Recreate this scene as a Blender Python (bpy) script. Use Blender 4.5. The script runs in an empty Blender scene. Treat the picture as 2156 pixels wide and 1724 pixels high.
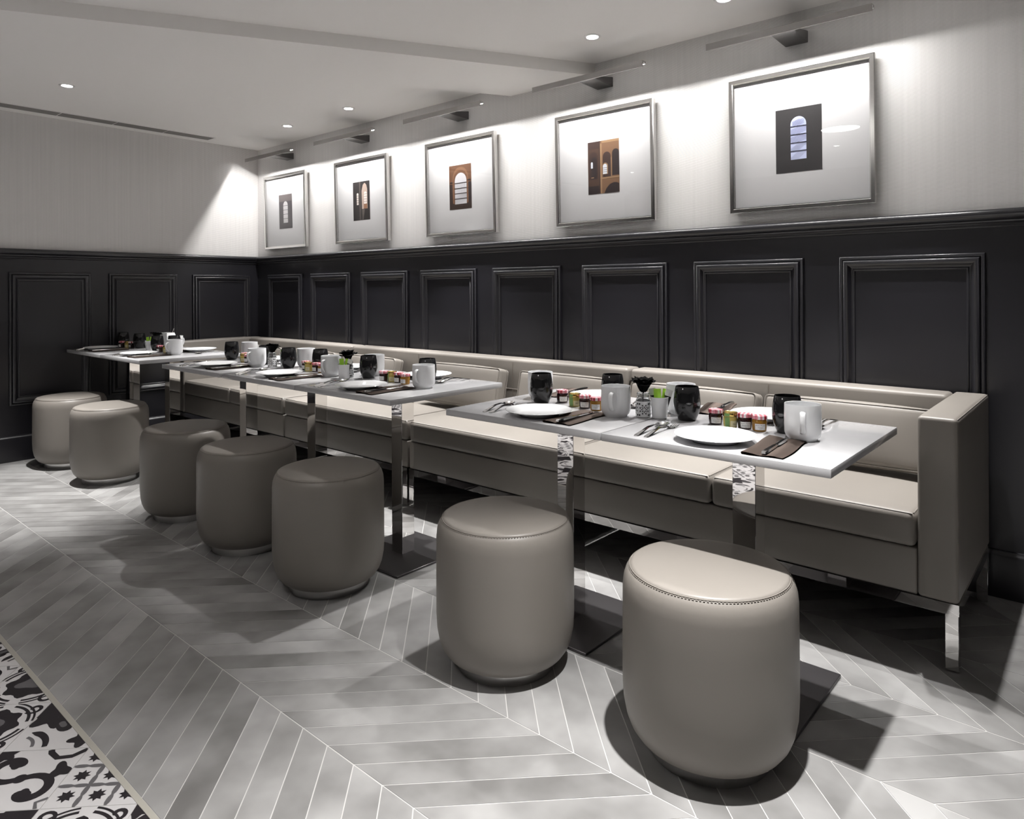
import bpy, bmesh, math, random
from mathutils import Vector, Matrix

PI = math.pi
random.seed(7)
SC = bpy.context.scene
COL = SC.collection

# ------------------------------------------------------------------ camera
F_PX, PX, PY, W_PX, H_PX = 1470.0, 1078.0, 609.0, 2156.0, 1724.0
YAW, ROLL = math.radians(49.11), math.radians(0.25)
CAM = Vector((5.757, -3.21, 1.17))
fwd = Vector((-math.cos(YAW), math.sin(YAW), 0))
rt0 = Vector((math.sin(YAW), math.cos(YAW), 0))
up0 = Vector((0, 0, 1))
rt = rt0 * math.cos(ROLL) - up0 * math.sin(ROLL)
upv = up0 * math.cos(ROLL) + rt0 * math.sin(ROLL)
cd = bpy.data.cameras.new('camera')
cam = bpy.data.objects.new('camera', cd)
COL.objects.link(cam)
cd.sensor_fit = 'HORIZONTAL'
cd.sensor_width = 36.0
cd.lens = 36.0 * F_PX / W_PX
cd.shift_x = 0.0
cd.shift_y = -(H_PX / 2 - PY) / W_PX
cd.clip_start = 0.05
m = Matrix((rt, upv, -fwd)).transposed().to_4x4()
m.translation = CAM
cam.matrix_world = m
SC.camera = cam

# ------------------------------------------------------------------ world, exposure, light levels
w = bpy.data.worlds.new('world')
SC.world = w
w.use_nodes = True
w.node_tree.nodes['Background'].inputs[0].default_value = (0.0, 0.0, 0.0, 1)
SC.view_settings.view_transform = 'Standard'
SC.view_settings.look = 'None'
SC.view_settings.exposure = 0.82
SC.view_settings.gamma = 1.0
SC.view_settings.use_curve_mapping = False
SC.cycles.max_bounces = 10
SC.cycles.diffuse_bounces = 6
SC.cycles.glossy_bounces = 6
SC.cycles.transmission_bounces = 8
SC.cycles.transparent_max_bounces = 12
SC.cycles.sample_clamp_indirect = 6.0
SC.cycles.caustics_reflective = False
SC.cycles.caustics_refractive = False

CEIL = 2.41
P_PICTURE = 6.2           # watts of each strip in the picture lamps
# (x, y, watts, cone degrees, blend, tilt away from the long wall): the room's recessed downlights, plus outer aisle ones added for fill
DOWNLIGHTS = [
    (1.034, -0.335, 90, 60, 0.45, 9), (1.798, -0.335, 95, 60, 0.45, 9), (2.665, -0.335, 120, 62, 0.45, 9),
    (3.813, -0.354, 110, 60, 0.45, 9), (4.49, -0.352, 80, 60, 0.45, 9), (5.165, -0.352, 95, 60, 0.45, 9),
    (0.978, -1.781, 260, 58, 1.0, 9), (5.17, -1.79, 290, 67, 1.0, 10),
    (1.3, -4.27, 245, 80, 0.8, 0), (3.65, -4.27, 245, 80, 0.8, 0), (6.2, -4.27, 245, 80, 0.8, 0),  # outer pair added unseen for bounce fill; middle one mirrors in the picture glass
]

# ------------------------------------------------------------------ materials
def mat(name, col=(0.5, 0.5, 0.5), rough=0.5, metal=0.0, spec=0.5, coat=0.0, coat_rough=0.03, emit=None, estr=0.0):
    m = bpy.data.materials.new(name)
    m.use_nodes = True
    b = m.node_tree.nodes['Principled BSDF']
    b.inputs['Base Color'].default_value = (*col, 1)
    b.inputs['Roughness'].default_value = rough
    b.inputs['Metallic'].default_value = metal
    b.inputs['Specular IOR Level'].default_value = spec
    b.inputs['Coat Weight'].default_value = coat
    b.inputs['Coat Roughness'].default_value = coat_rough
    if emit:
        b.inputs['Emission Color'].default_value = (*emit, 1)
        b.inputs['Emission Strength'].default_value = estr
    return m

def nd(m, t, **kw):
    n = m.node_tree.nodes.new(t)
    for k, v in kw.items():
        if k in n.inputs.keys() if hasattr(n.inputs, 'keys') else False:
            n.inputs[k].default_value = v
        else:
            setattr(n, k, v)
    return n

def lk(m, a, b):
    m.node_tree.links.new(a, b)

def bsdf(m):
    return m.node_tree.nodes['Principled BSDF']

def add_noise_bump(m, scale, strength, dist=0.002, detail=3.0, coords='Object'):
    tc = nd(m, 'ShaderNodeTexCoord')
    nz = nd(m, 'ShaderNodeTexNoise')
    nz.inputs['Scale'].default_value = scale
    nz.inputs['Detail'].default_value = detail
    lk(m, tc.outputs[coords], nz.inputs['Vector'])
    bp = nd(m, 'ShaderNodeBump')
    bp.inputs['Strength'].default_value = strength
    bp.inputs['Distance'].default_value = dist
    lk(m, nz.outputs['Fac'], bp.inputs['Height'])
    lk(m, bp.outputs['Normal'], bsdf(m).inputs['Normal'])
    return nz

def vary(m, ca, cb, scale, detail=2.0, use_random=0.0, coords='Object', lo=0.0, hi=1.0):
    """base colour = mix(ca, cb, noise (+ per-object random))"""
    tc = nd(m, 'ShaderNodeTexCoord')
    nz = nd(m, 'ShaderNodeTexNoise')
    nz.inputs['Scale'].default_value = scale
    nz.inputs['Detail'].default_value = detail
    src = tc.outputs[coords]
    cr = nd(m, 'ShaderNodeMapRange')
    cr.inputs['From Min'].default_value = lo
    cr.inputs['From Max'].default_value = hi
    lk(m, nz.outputs['Fac'], cr.inputs['Value'])
    fac = cr.outputs[0]
    if use_random > 0:
        oi = nd(m, 'ShaderNodeObjectInfo')
        ml = nd(m, 'ShaderNodeMath', operation='MULTIPLY')
        ml.inputs[1].default_value = 37.0
        lk(m, oi.outputs['Random'], ml.inputs[0])
        va = nd(m, 'ShaderNodeVectorMath', operation='ADD')
        lk(m, src, va.inputs[0])
        lk(m, ml.outputs[0], va.inputs[1])
        src = va.outputs[0]
        s1 = nd(m, 'ShaderNodeMath', operation='MULTIPLY')
        s1.inputs[1].default_value = use_random
        lk(m, oi.outputs['Random'], s1.inputs[0])
        s2 = nd(m, 'ShaderNodeMath', operation='MULTIPLY')
        s2.inputs[1].default_value = 1.0 - use_random
        lk(m, cr.outputs[0], s2.inputs[0])
        s3 = nd(m, 'ShaderNodeMath', operation='ADD')
        lk(m, s1.outputs[0], s3.inputs[0])
        lk(m, s2.outputs[0], s3.inputs[1])
        fac = s3.outputs[0]
    lk(m, src, nz.inputs['Vector'])
    mx = nd(m, 'ShaderNodeMix', data_type='RGBA')
    mx.inputs[6].default_value = (*ca, 1)
    mx.inputs[7].default_value = (*cb, 1)
    lk(m, fac, mx.inputs[0])
    lk(m, mx.outputs[2], bsdf(m).inputs['Base Color'])
    return mx

M = {}
M['ceiling'] = mat('ceiling paint', (0.87, 0.855, 0.835), 0.9, spec=0.2)
M['plaster'] = mat('dark grey wall paint', (0.10, 0.097, 0.095), 0.7, spec=0.3)
M['dark'] = mat('anthracite paint', (0.0115, 0.0110, 0.0145), 0.31, spec=0.8)
add_noise_bump(M['dark'], 9.0, 0.05, 0.002)
M['leather'] = mat('taupe leather', (0.34, 0.30, 0.265), 0.42, spec=0.42)
vary(M['leather'], (0.216, 0.197, 0.177), (0.247, 0.227, 0.206), 3.0)
add_noise_bump(M['leather'], 260.0, 0.10, 0.0006, 2.0)
M['stitch'] = mat('leather seam', (0.25, 0.222, 0.196), 0.5, spec=0.4)
M['chrome'] = mat('polished steel', (0.80, 0.79, 0.78), 0.015, 1.0)
M['frame'] = mat('silver picture frame', (0.80, 0.79, 0.775), 0.15, 1.0)
M['satin'] = mat('satin steel', (0.72, 0.71, 0.70), 0.30, 1.0)
M['lampmetal'] = mat('nickel lamp metal', (0.40, 0.39, 0.385), 0.20, 1.0)
M['armmetal'] = mat('dark lamp arm metal', (0.16, 0.155, 0.155), 0.25, 1.0)
M['plate_metal'] = mat('dark brushed steel', (0.145, 0.138, 0.142), 0.36, 1.0)
M['quartz'] = mat('white quartz top', (0.78, 0.775, 0.775), 0.10, spec=0.5)
vary(M['quartz'], (0.44, 0.437, 0.447), (0.475, 0.472, 0.482), 30.0)
M['china'] = mat('white china', (0.76, 0.765, 0.775), 0.10, spec=0.5)
M['smoke'] = mat('charcoal glass', (0.013, 0.013, 0.014), 0.09, spec=0.5)
M['steel'] = mat('cutlery steel', (0.72, 0.71, 0.70), 0.12, 1.0)
M['napkin'] = mat('brown paper napkin', (0.135, 0.103, 0.088), 0.85, spec=0.2)
add_noise_bump(M['napkin'], 500.0, 0.15, 0.0005)
M['black'] = mat('black petals', (0.006, 0.006, 0.006), 0.8, spec=0.2)
M['jam'] = mat('dark berry jam glass', (0.022, 0.006, 0.006), 0.06, spec=0.6)
M['honey'] = mat('pale honey glass', (0.52, 0.40, 0.11), 0.08, spec=0.6)
M['amber'] = mat('amber jam glass', (0.28, 0.135, 0.018), 0.06, spec=0.6)
M['gold'] = mat('gold lid', (0.66, 0.46, 0.14), 0.22, 1.0)
M['paper'] = mat('white label paper', (0.76, 0.75, 0.74), 0.6, spec=0.3)
M['cream'] = mat('cream label paper', (0.66, 0.60, 0.36), 0.6, spec=0.3)
M['greenband'] = mat('green paper band', (0.16, 0.30, 0.09), 0.5)
M['ink'] = mat('label ink', (0.03, 0.025, 0.03), 0.7, spec=0.2)
M['green'] = mat('lime green sachet', (0.30, 0.56, 0.035), 0.45)
M['blackpaper'] = mat('black sachet paper', (0.012, 0.012, 0.013), 0.5)
M['clear'] = mat('clear glass', (0.85, 0.86, 0.86), 0.03)
bsdf(M['clear']).inputs['Transmission Weight'].default_value = 0.9
M['grout'] = mat('pale grout', (0.54, 0.53, 0.52), 0.9, spec=0.2)
M['border'] = mat('beige edge strip', (0.42, 0.40, 0.355), 0.6)
M['tile'] = mat('grey cement tile', (0.3, 0.3, 0.3), 0.46, spec=0.32)
vary(M['tile'], (0.150, 0.146, 0.142), (0.40, 0.395, 0.392), 4.5, 3.5, use_random=0.36, lo=0.32, hi=0.68)
M['twhite'] = mat('white cement tile', (0.60, 0.585, 0.59), 0.45, spec=0.35)
M['tblack'] = mat('black tile print', (0.016, 0.013, 0.016), 0.45, spec=0.35)
M['tgrey'] = mat('grey tile print', (0.12, 0.115, 0.12), 0.45, spec=0.35)
M['matboard'] = mat('white mat board', (0.58, 0.575, 0.58), 0.8, spec=0.2)
M['backing'] = mat('picture backing wood', (0.34, 0.27, 0.18), 0.7)
M['lens'] = mat('lit lamp lens', (0.9, 0.9, 0.9), 0.5, emit=(1.0, 0.98, 0.95), estr=30.0)
M['disc'] = mat('lit disc diffuser', (0.9, 0.9, 0.9), 0.5, emit=(1.0, 0.98, 0.95), estr=20.0)
M['led'] = mat('lit lamp strip', (0.9, 0.9, 0.9), 0.5, emit=(1.0, 0.985, 0.96), estr=1.0)
M['trimwhite'] = mat('white lamp ring', (0.8, 0.79, 0.78), 0.4)
M['vent'] = mat('vent grey', (0.20, 0.19, 0.185), 0.6)
M['void'] = mat('dark inside', (0.01, 0.01, 0.01), 0.9)

# ribbed vinyl wallpaper: fine horizontal ribs and faint vertical drops
def wallpaper(name, axis):
    m = mat(name, (0.66, 0.645, 0.635), 0.62, spec=0.3)
    tc = nd(m, 'ShaderNodeTexCoord')
    wv = nd(m, 'ShaderNodeTexWave', wave_type='BANDS', bands_direction='Z', wave_profile='SIN')
    wv.inputs['Scale'].default_value = 2 * PI / 20 / 0.0052
    wv.inputs['Distortion'].default_value = 0.5
    wv.inputs['Detail'].default_value = 1.0
    wv.inputs['Detail Scale'].default_value = 0.05
    lk(m, tc.outputs['Object'], wv.inputs['Vector'])
    nz = nd(m, 'ShaderNodeTexNoise')
    nz.inputs['Scale'].default_value = 1.0
    nz.inputs['Detail'].default_value = 3.0
    mp = nd(m, 'ShaderNodeMapping')
    mp.inputs['Scale'].default_value = (60, 1.2, 1.2) if axis == 'X' else (1.2, 60, 1.2)
    lk(m, tc.outputs['Object'], mp.inputs['Vector'])
    lk(m, mp.outputs[0], nz.inputs['Vector'])
    mx = nd(m, 'ShaderNodeMix', data_type='RGBA')
    mx.inputs[6].default_value = (0.60, 0.582, 0.572, 1)
    mx.inputs[7].default_value = (0.80, 0.785, 0.775, 1)
    rp = nd(m, 'ShaderNodeMapRange')
    rp.inputs['From Min'].default_value = 0.0
    rp.inputs['From Max'].default_value = 0.75
    lk(m, wv.outputs['Fac'], rp.inputs['Value'])
    lk(m, rp.outputs[0], mx.inputs[0])
    m2 = nd(m, 'ShaderNodeMix', data_type='RGBA')
    m2.blend_type = 'MULTIPLY'
    m2.inputs[0].default_value = 0.16
    lk(m, mx.outputs[2], m2.inputs[6])
    lk(m, nz.outputs['Fac'], m2.inputs[7])
    lk(m, m2.outputs[2], bsdf(m).inputs['Base Color'])
    bp = nd(m, 'ShaderNodeBump')
    bp.inputs['Strength'].default_value = 0.35
    bp.inputs['Distance'].default_value = 0.001
    lk(m, wv.outputs['Fac'], bp.inputs['Height'])
    lk(m, bp.outputs['Normal'], bsdf(m).inputs['Normal'])
    return m
M['paper_x'] = wallpaper('ribbed wallpaper', 'X')
M['paper_y'] = wallpaper('ribbed wallpaper end wall', 'Y')

# red and white gingham lid (polar checks on the lid's own coordinates)
def gingham():
    m = mat('red gingham lid', (0.6, 0.2, 0.2), 0.35, spec=0.5)
    tc = nd(m, 'ShaderNodeTexCoord')
    mp = nd(m, 'ShaderNodeMapping')
    mp.inputs['Rotation'].default_value = (0, 0, 0.5)
    lk(m, tc.outputs['Object'], mp.inputs['Vector'])
    fs = []
    sep = nd(m, 'ShaderNodeSeparateXYZ')
    lk(m, mp.outputs[0], sep.inputs[0])
    for k in (0, 1):
        a = nd(m, 'ShaderNodeMath', operation='MULTIPLY')
        a.inputs[1].default_value = 1.0 / 0.0125
        lk(m, sep.outputs[k], a.inputs[0])
        b = nd(m, 'ShaderNodeMath', operation='FRACT')
        lk(m, a.outputs[0], b.inputs[0])
        c = nd(m, 'ShaderNodeMath', operation='GREATER_THAN')
        c.inputs[1].default_value = 0.5
        lk(m, b.outputs[0], c.inputs[0])
        fs.append(c.outputs[0])
    s = nd(m, 'ShaderNodeMath', operation='ADD')
    lk(m, fs[0], s.inputs[0])
    lk(m, fs[1], s.inputs[1])
    h = nd(m, 'ShaderNodeMath', operation='MULTIPLY')
    h.inputs[1].default_value = 0.5
    lk(m, s.outputs[0], h.inputs[0])
    cr = nd(m, 'ShaderNodeValToRGB')
    cr.color_ramp.interpolation = 'CONSTANT'
    e = cr.color_ramp.elements
    e[0].position, e[0].color = 0.0, (0.78, 0.72, 0.73, 1)
    e[1].position, e[1].color = 0.34, (0.62, 0.22, 0.27, 1)
    e2 = e.new(0.8)
    e2.color = (0.34, 0.012, 0.03, 1)
    lk(m, h.outputs[0], cr.inputs[0])
    lk(m, cr.outputs[0], bsdf(m).inputs['Base Color'])
    return m
M['gingham'] = gingham()

# thin clear pane: fresnel mix of a mirror and straight-through light
def pane_mat():
    m = bpy.data.materials.new('clear picture glass')
    m.use_nodes = True
    nt = m.node_tree
    nt.nodes.clear()
    out = nt.nodes.new('ShaderNodeOutputMaterial')
    tr = nt.nodes.new('ShaderNodeBsdfTransparent')
    gl = nt.nodes.new('ShaderNodeBsdfGlossy')
    gl.inputs['Roughness'].default_value = 0.01
    fr = nt.nodes.new('ShaderNodeFresnel')
    fr.inputs['IOR'].default_value = 1.5
    mx = nt.nodes.new('ShaderNodeMixShader')
    ge = nt.nodes.new('ShaderNodeNewGeometry')
    sb = nt.nodes.new('ShaderNodeMath')
    sb.operation = 'SUBTRACT'
    sb.inputs[0].default_value = 1.0
    nt.links.new(ge.outputs['Backfacing'], sb.inputs[1])
    mu = nt.nodes.new('ShaderNodeMath')
    mu.operation = 'MULTIPLY'
    nt.links.new(fr.outputs[0], mu.inputs[0])
    nt.links.new(sb.outputs[0], mu.inputs[1])
    nt.links.new(mu.outputs[0], mx.inputs[0])
    nt.links.new(tr.outputs[0], mx.inputs[1])
    nt.links.new(gl.outputs[0], mx.inputs[2])
    nt.links.new(mx.outputs[0], out.inputs[0])
    return m
M['pane'] = pane_mat()

# ------------------------------------------------------------------ helpers
def mesh_from(name, bm, mats, smooth=None):
    me = bpy.data.meshes.new(name)
    bm.normal_update()
    bm.to_mesh(me)
    bm.free()
    for x in (mats if isinstance(mats, (list, tuple)) else [mats]):
        me.materials.append(M[x] if isinstance(x, str) else x)
    if smooth is not None:
        me.polygons.foreach_set('use_smooth', [True] * len(me.polygons))
        if smooth < 180:
            me.set_sharp_from_angle(angle=math.radians(smooth))
    return me

def ob(name, me, parent=None, loc=(0, 0, 0), rot=(0, 0, 0)):
    o = bpy.data.objects.new(name, me)
    COL.objects.link(o)
    o.location = loc
    o.rotation_euler = rot
    if parent is not None:
        o.parent = parent
    return o

def tag(o, label, cat, group=None):
    o['label'] = label
    o['category'] = cat
    if group:
        o['group'] = group
    return o

def thing(name, label, cat, loc=(0, 0, 0), rz=0.0, group=None):
    e = bpy.data.objects.new(name, None)
    COL.objects.link(e)
    e.empty_display_size = 0.05
    e.location = loc
    e.rotation_euler = (0, 0, rz)
    return tag(e, label, cat, group)

def struct(o):
    o['kind'] = 'structure'
    return o

def box(bm, x0, x1, y0, y1, z0, z1, mi=0):
    r = bmesh.ops.create_cube(bm, size=1.0)
    for v in r['verts']:
        v.co = Vector((x0 + (v.co.x + .5) * (x1 - x0), y0 + (v.co.y + .5) * (y1 - y0), z0 + (v.co.z + .5) * (z1 - z0)))
    fs = {f for v in r['verts'] for f in v.link_faces}
    for f in fs:
        f.material_index = mi
    return r['verts']

def box_mesh(name, dims, mats, bevel=0.0, seg=2, smooth=40):
    bm = bmesh.new()
    box(bm, *dims)
    if bevel > 0:
        bmesh.ops.bevel(bm, geom=list(bm.edges), offset=bevel, segments=seg, profile=0.5, affect='EDGES')
    return mesh_from(name, bm, mats, smooth if bevel > 0 else None)

def soft_box(name, dims, mats, r=0.025, seg=4, cuts=7, bulge_top=0.0, bulge_front=0.0, bulge_all=0.0):
    """upholstered block: rounded edges and slightly crowned faces"""
    x0, x1, y0, y1, z0, z1 = dims
    bm = bmesh.new()
    box(bm, *dims)
    bmesh.ops.bevel(bm, geom=list(bm.edges), offset=r, segments=seg, profile=0.5, affect='EDGES')
    for ax, a, b in ((0, x0, x1), (1, y0, y1), (2, z0, z1)):
        n = Vector((0, 0, 0)); n[ax] = 1
        for i in range(1, cuts):
            t = a + r + (b - a - 2 * r) * i / cuts
            p = Vector((0, 0, 0)); p[ax] = t
            bmesh.ops.bisect_plane(bm, geom=list(bm.verts) + list(bm.edges) + list(bm.faces), plane_co=p, plane_no=n)
    cx, cy, cz = (x0 + x1) / 2, (y0 + y1) / 2, (z0 + z1) / 2
    for v in bm.verts:
        u = max(-1, min(1, (v.co.x - cx) / ((x1 - x0) / 2)))
        q = max(-1, min(1, (v.co.y - cy) / ((y1 - y0) / 2)))
        s = max(-1, min(1, (v.co.z - cz) / ((z1 - z0) / 2)))
        g = lambda t: 1 - abs(t) ** 2.5
        if bulge_top and s > 0:
            v.co.z += bulge_top * g(u) * g(q) * s
        if bulge_front and q < 0:
            v.co.y += bulge_front * g(u) * g(s) * q
        if bulge_all:
            v.co.z += bulge_all * g(u) * g(q) * s
            v.co.y += bulge_all * g(u) * g(s) * q
    return mesh_from(name, bm, mats, 60)

def lathe(bm, prof, seg=32, mi=0, cap_first=True, cap_last=True, center=(0, 0)):
    rings = []
    for r, z in prof:
        if r < 1e-6:
            rings.append([bm.verts.new((center[0], center[1], z))])
        else:
            rings.append([bm.verts.new((center[0] + r * math.cos(2 * PI * i / seg), center[1] + r * math.sin(2 * PI * i / seg), z)) for i in range(seg)])
    for a, b in zip(rings, rings[1:]):
        if len(a) == 1 and len(b) == 1:
            continue
        for i in range(seg):
            j = (i + 1) % seg
            if len(a) == 1:
                f = bm.faces.new((a[0], b[j], b[i]))
            elif len(b) == 1:
                f = bm.faces.new((a[i], a[j], b[0]))
            else:
                f = bm.faces.new((a[i], a[j], b[j], b[i]))
            f.material_index = mi
    if cap_first and len(rings[0]) > 1:
        bm.faces.new(list(reversed(rings[0]))).material_index = mi
    if cap_last and len(rings[-1]) > 1:
        bm.faces.new(rings[-1]).material_index = mi

def lathe_mesh(name, prof, mats, seg=32, smooth=40, caps=(True, True)):
    bm = bmesh.new()
    lathe(bm, prof, seg, 0, *caps)
    bmesh.ops.recalc_face_normals(bm, faces=bm.faces)
    return mesh_from(name, bm, mats, smooth)

def tube(bm, pts, r, seg=8, closed=False, mi=0):
    pts = [Vector(p) for p in pts]
    n = len(pts)
    rings = []
    ref = None
    for i, p in enumerate(pts):
        if closed:
            t = pts[(i + 1) % n] - pts[i - 1]
        else:
            t = pts[min(i + 1, n - 1)] - pts[max(i - 1, 0)]
        t.normalize()
        if ref is None:
            ref = t.orthogonal().normalized()
        ref = (ref - t * ref.dot(t)).normalized()
        b = t.cross(ref)
        rr = r[i] if isinstance(r, (list, tuple)) else r
        rings.append([bm.verts.new(p + (ref * math.cos(2 * PI * k / seg) + b * math.sin(2 * PI * k / seg)) * rr) for k in range(seg)])
    rng = range(n) if closed else range(n - 1)
    for i in rng:
        a, b = rings[i], rings[(i + 1) % n]
        for k in range(seg):
            bm.faces.new((a[k], a[(k + 1) % seg], b[(k + 1) % seg], b[k])).material_index = mi
    if not closed:
        bm.faces.new(list(reversed(rings[0]))).material_index = mi
        bm.faces.new(rings[-1]).material_index = mi

def tube_mesh(name, pts, r, mats, seg=8, closed=False):
    bm = bmesh.new()
    tube(bm, pts, r, seg, closed)
    bmesh.ops.recalc_face_normals(bm, faces=bm.faces)
    return mesh_from(name, bm, mats, 60)

def prism(bm, poly, fn0, fn1, mi=0):
    """extrude a 2-D polygon between two placements"""
    a = [bm.verts.new(fn0(p)) for p in poly]
    b = [bm.verts.new(fn1(p)) for p in poly]
    n = len(poly)
    for i in range(n):
        bm.faces.new((a[i], a[(i + 1) % n], b[(i + 1) % n], b[i])).material_index = mi
    bm.faces.new(list(reversed(a))).material_index = mi
    bm.faces.new(b).material_index = mi

def clip(poly, planes):
    """clip convex polygon by half planes nx*x + ny*y <= c"""
    for nx, ny, c in planes:
        out = []
        n = len(poly)
        for i in range(n):
            p, q = poly[i], poly[(i + 1) % n]
            dp, dq = nx * p[0] + ny * p[1] - c, nx * q[0] + ny * q[1] - c
            if dp <= 0:
                out.append(p)
            if dp * dq < 0:
                t = dp / (dp - dq)
                out.append((p[0] + (q[0] - p[0]) * t, p[1] + (q[1] - p[1]) * t))
        poly = out
        if len(poly) < 3:
            return []
    return poly

def project(p):
    v = Vector(p) - CAM
    z = v.dot(fwd)
    if z < 0.05:
        return None
    return PX + F_PX * v.dot(rt) / z, PY - F_PX * v.dot(upv) / z, z

# ================================================================== ROOM
RX, RY = 9.0, -6.2         # far ends of the room (behind and beside the camera)

# ---- long wall (sofa wall) and its pieces
wall_back = struct(ob('wall_back', box_mesh('wall_back', (-0.12, RX + .12, 0.0, 0.12, 0, CEIL + .1), 'paper_x')))
wall_left = struct(ob('wall_left', box_mesh('wall_left', (-0.12, 0.0, RY, 0.0, 0, CEIL + .1), 'paper_y')))
wall_front = struct(ob('wall_front', box_mesh('wall_front', (-0.12, RX + .12, RY - .12, RY, 0, CEIL + .1), 'plaster')))
wall_right = struct(ob('wall_right', box_mesh('wall_right', (RX, RX + .12, RY, 0.0, 0, CEIL + .1), 'plaster')))

# ---- wainscot boards, panel mouldings, rails, baseboards
ob('wainscot', box_mesh('wainscot', (0.0, RX, -0.006, 0.0, 0, 1.412), 'dark'), wall_back)
ob('wainscot', box_mesh('wainscot', (0.0, 0.006, RY, -0.006, 0, 1.412), 'dark'), wall_left)

PANEL_PROF = [(0.0, 0.0), (0.0, 0.006)]
PANEL_PROF += [(0.0085 - 0.0085 * math.cos(t), 0.008 + 0.0095 * math.sin(t)) for t in [PI * q / 10 for q in range(1, 9)]]
PANEL_PROF += [(0.0168, 0.0110)]
PANEL_PROF += [(0.0275 - 0.0105 * math.cos(t), 0.0135 + 0.0125 * math.sin(t)) for t in [PI * q / 10 for q in range(0, 8)]]
PANEL_PROF += [(0.040, 0.0165), (0.046, 0.0100), (0.0515, 0.0060), (0.053, 0.0058), (0.0545, 0.0095), (0.057, 0.0112), (0.060, 0.0105), (0.0625, 0.0070), (0.064, 0.0)]

def moulding_mesh(name, wd, hg):
    bm = bmesh.new()
    rings = []
    for d, h in PANEL_PROF:
        rings.append([bm.verts.new((x, -h, z)) for x, z in ((d, d), (wd - d, d), (wd - d, hg - d), (d, hg - d))])
    for a, b in zip(rings, rings[1:]):
        for i in range(4):
            j = (i + 1) % 4
            bm.faces.new((a[i], a[j], b[j], b[i]))
    bmesh.ops.recalc_face_normals(bm, faces=bm.faces)
    # make sure normals face the room (-y)
    f = max(bm.faces, key=lambda f: f.calc_area())
    if f.normal.y > 0:
        bmesh.ops.reverse_faces(bm, faces=bm.faces)
    return mesh_from(name, bm, 'dark', 48)

def panel(wall, me, field, loc, rz):
    p = ob('panel', me, wall, loc, (0, 0, rz))
    ob('panel_field', field, p)

PZ0, PZ1 = 0.383, 1.303
pm_b = moulding_mesh('panel_back', 0.526, PZ1 - PZ0)
pm_l = moulding_mesh('panel_left', 0.508, PZ1 - PZ0)
pf_b = box_mesh('panel_field_back', (0.063, 0.526 - .063, -0.003, 0.0, 0.063, PZ1 - PZ0 - .063), 'dark')
pf_l = box_mesh('panel_field_left', (0.063, 0.508 - .063, -0.003, 0.0, 0.063, PZ1 - PZ0 - .063), 'dark')
for x0 in (0.19, 0.842, 1.505, 2.166, 2.832, 3.508, 4.179, 4.854, 5.525, 6.195, 6.865, 7.535, 8.205):
    panel(wall_back, pm_b, pf_b, (x0, -0.006, PZ0), 0)
# on the end wall the panel's own x axis runs along +y (rotation of +90 degrees turns -y into +x)
for y0 in (-0.590, -1.220, -1.850, -2.480, -3.110, -3.740, -4.370, -5.0, -5.63):
    panel(wall_left, pm_l, pf_l, (0.006, y0, PZ0), PI / 2)

RAIL = [(0.0, 1.398), (0.012, 1.398), (0.016, 1.402), (0.016, 1.410), (0.020, 1.414), (0.026, 1.417), (0.028, 1.422), (0.026, 1.426),
        (0.034, 1.431), (0.041, 1.438), (0.044, 1.447), (0.042, 1.456), (0.036, 1.462), (0.028, 1.4655), (0.0, 1.4665)]
BASE = [(0.0, 0.0), (0.018, 0.0), (0.018, 0.150), (0.016, 0.156), (0.016, 0.160), (0.012, 0.166), (0.007, 0.172), (0.006, 0.176), (0.0, 0.178)]

def run_x(name, prof, x0, x1, y):
    bm = bmesh.new()
    prism(bm, [(-d, z) for d, z in prof], lambda p: (x0, y + p[0], p[1]), lambda p: (x1, y + p[0], p[1]))
    bmesh.ops.recalc_face_normals(bm, faces=bm.faces)
    return mesh_from(name, bm, 'dark', 35)

def run_y(name, prof, y0, y1, x):
    bm = bmesh.new()
    prism(bm, [(d, z) for d, z in prof], lambda p: (x + p[0], y0, p[1]), lambda p: (x + p[0], y1, p[1]))
    bmesh.ops.recalc_face_normals(bm, faces=bm.faces)
    return mesh_from(name, bm, 'dark', 35)

struct(ob('trim_1', run_x('trim_1', RAIL, 0.0, RX, 0.0)))
struct(ob('trim_2', run_y('trim_2', RAIL, RY, 0.0, 0.0)))
struct(ob('baseboard_back', run_x('baseboard_back', BASE, 0.006, RX, -0.006)))
struct(ob('baseboard_left', run_y('baseboard_left', BASE, RY, -0.006, 0.006)))

# ---- ceiling with a slanting beam, and a slot vent
ceiling = struct(ob('ceiling', box_mesh('ceiling', (-0.12, RX + .12, RY - .12, 0.12, CEIL, CEIL + .1), 'ceiling')))
bd = Vector((-0.4895, -0.872))     # the beam runs this way from the long wall
bm = bmesh.new()
L = 6.9
quad = [Vector((2.974, 0.0)), Vector((3.59, 0.0)), Vector((3.59, 0.0)) + bd * L, Vector((2.974, 0.0)) + bd * L]
prism(bm, [(p.x, p.y) for p in quad], lambda p: (p[0], p[1], 2.345), lambda p: (p[0], p[1], CEIL + .02))
bmesh.ops.recalc_face_normals(bm, faces=bm.faces)
struct(ob('ceiling_beam', mesh_from('ceiling_beam', bm, 'ceiling')))

vent = thing('ceiling_vent', 'long grey slot air vent set in the ceiling along the end wall', 'vent', (0.17, -0.5, CEIL))
bm = bmesh.new()
box(bm, -0.062, -0.056, -5.2, 0.0, -0.004, 0.0)
box(bm, 0.062, 0.068, -5.2, 0.0, -0.004, 0.0)
box(bm, -0.062, 0.068, -0.006, 0.0, -0.004, 0.0)
ob('vent_frame', mesh_from('vent_frame', bm, 'trimwhite'), vent)
sl = box_mesh('vent_slat', (-0.056, 0.062, -0.352, 0.0, -0.003, 0.0), 'vent')
for i in range(14):
    ob('slat', sl, vent, (0, -0.006 - 0.362 * i, 0))

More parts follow.
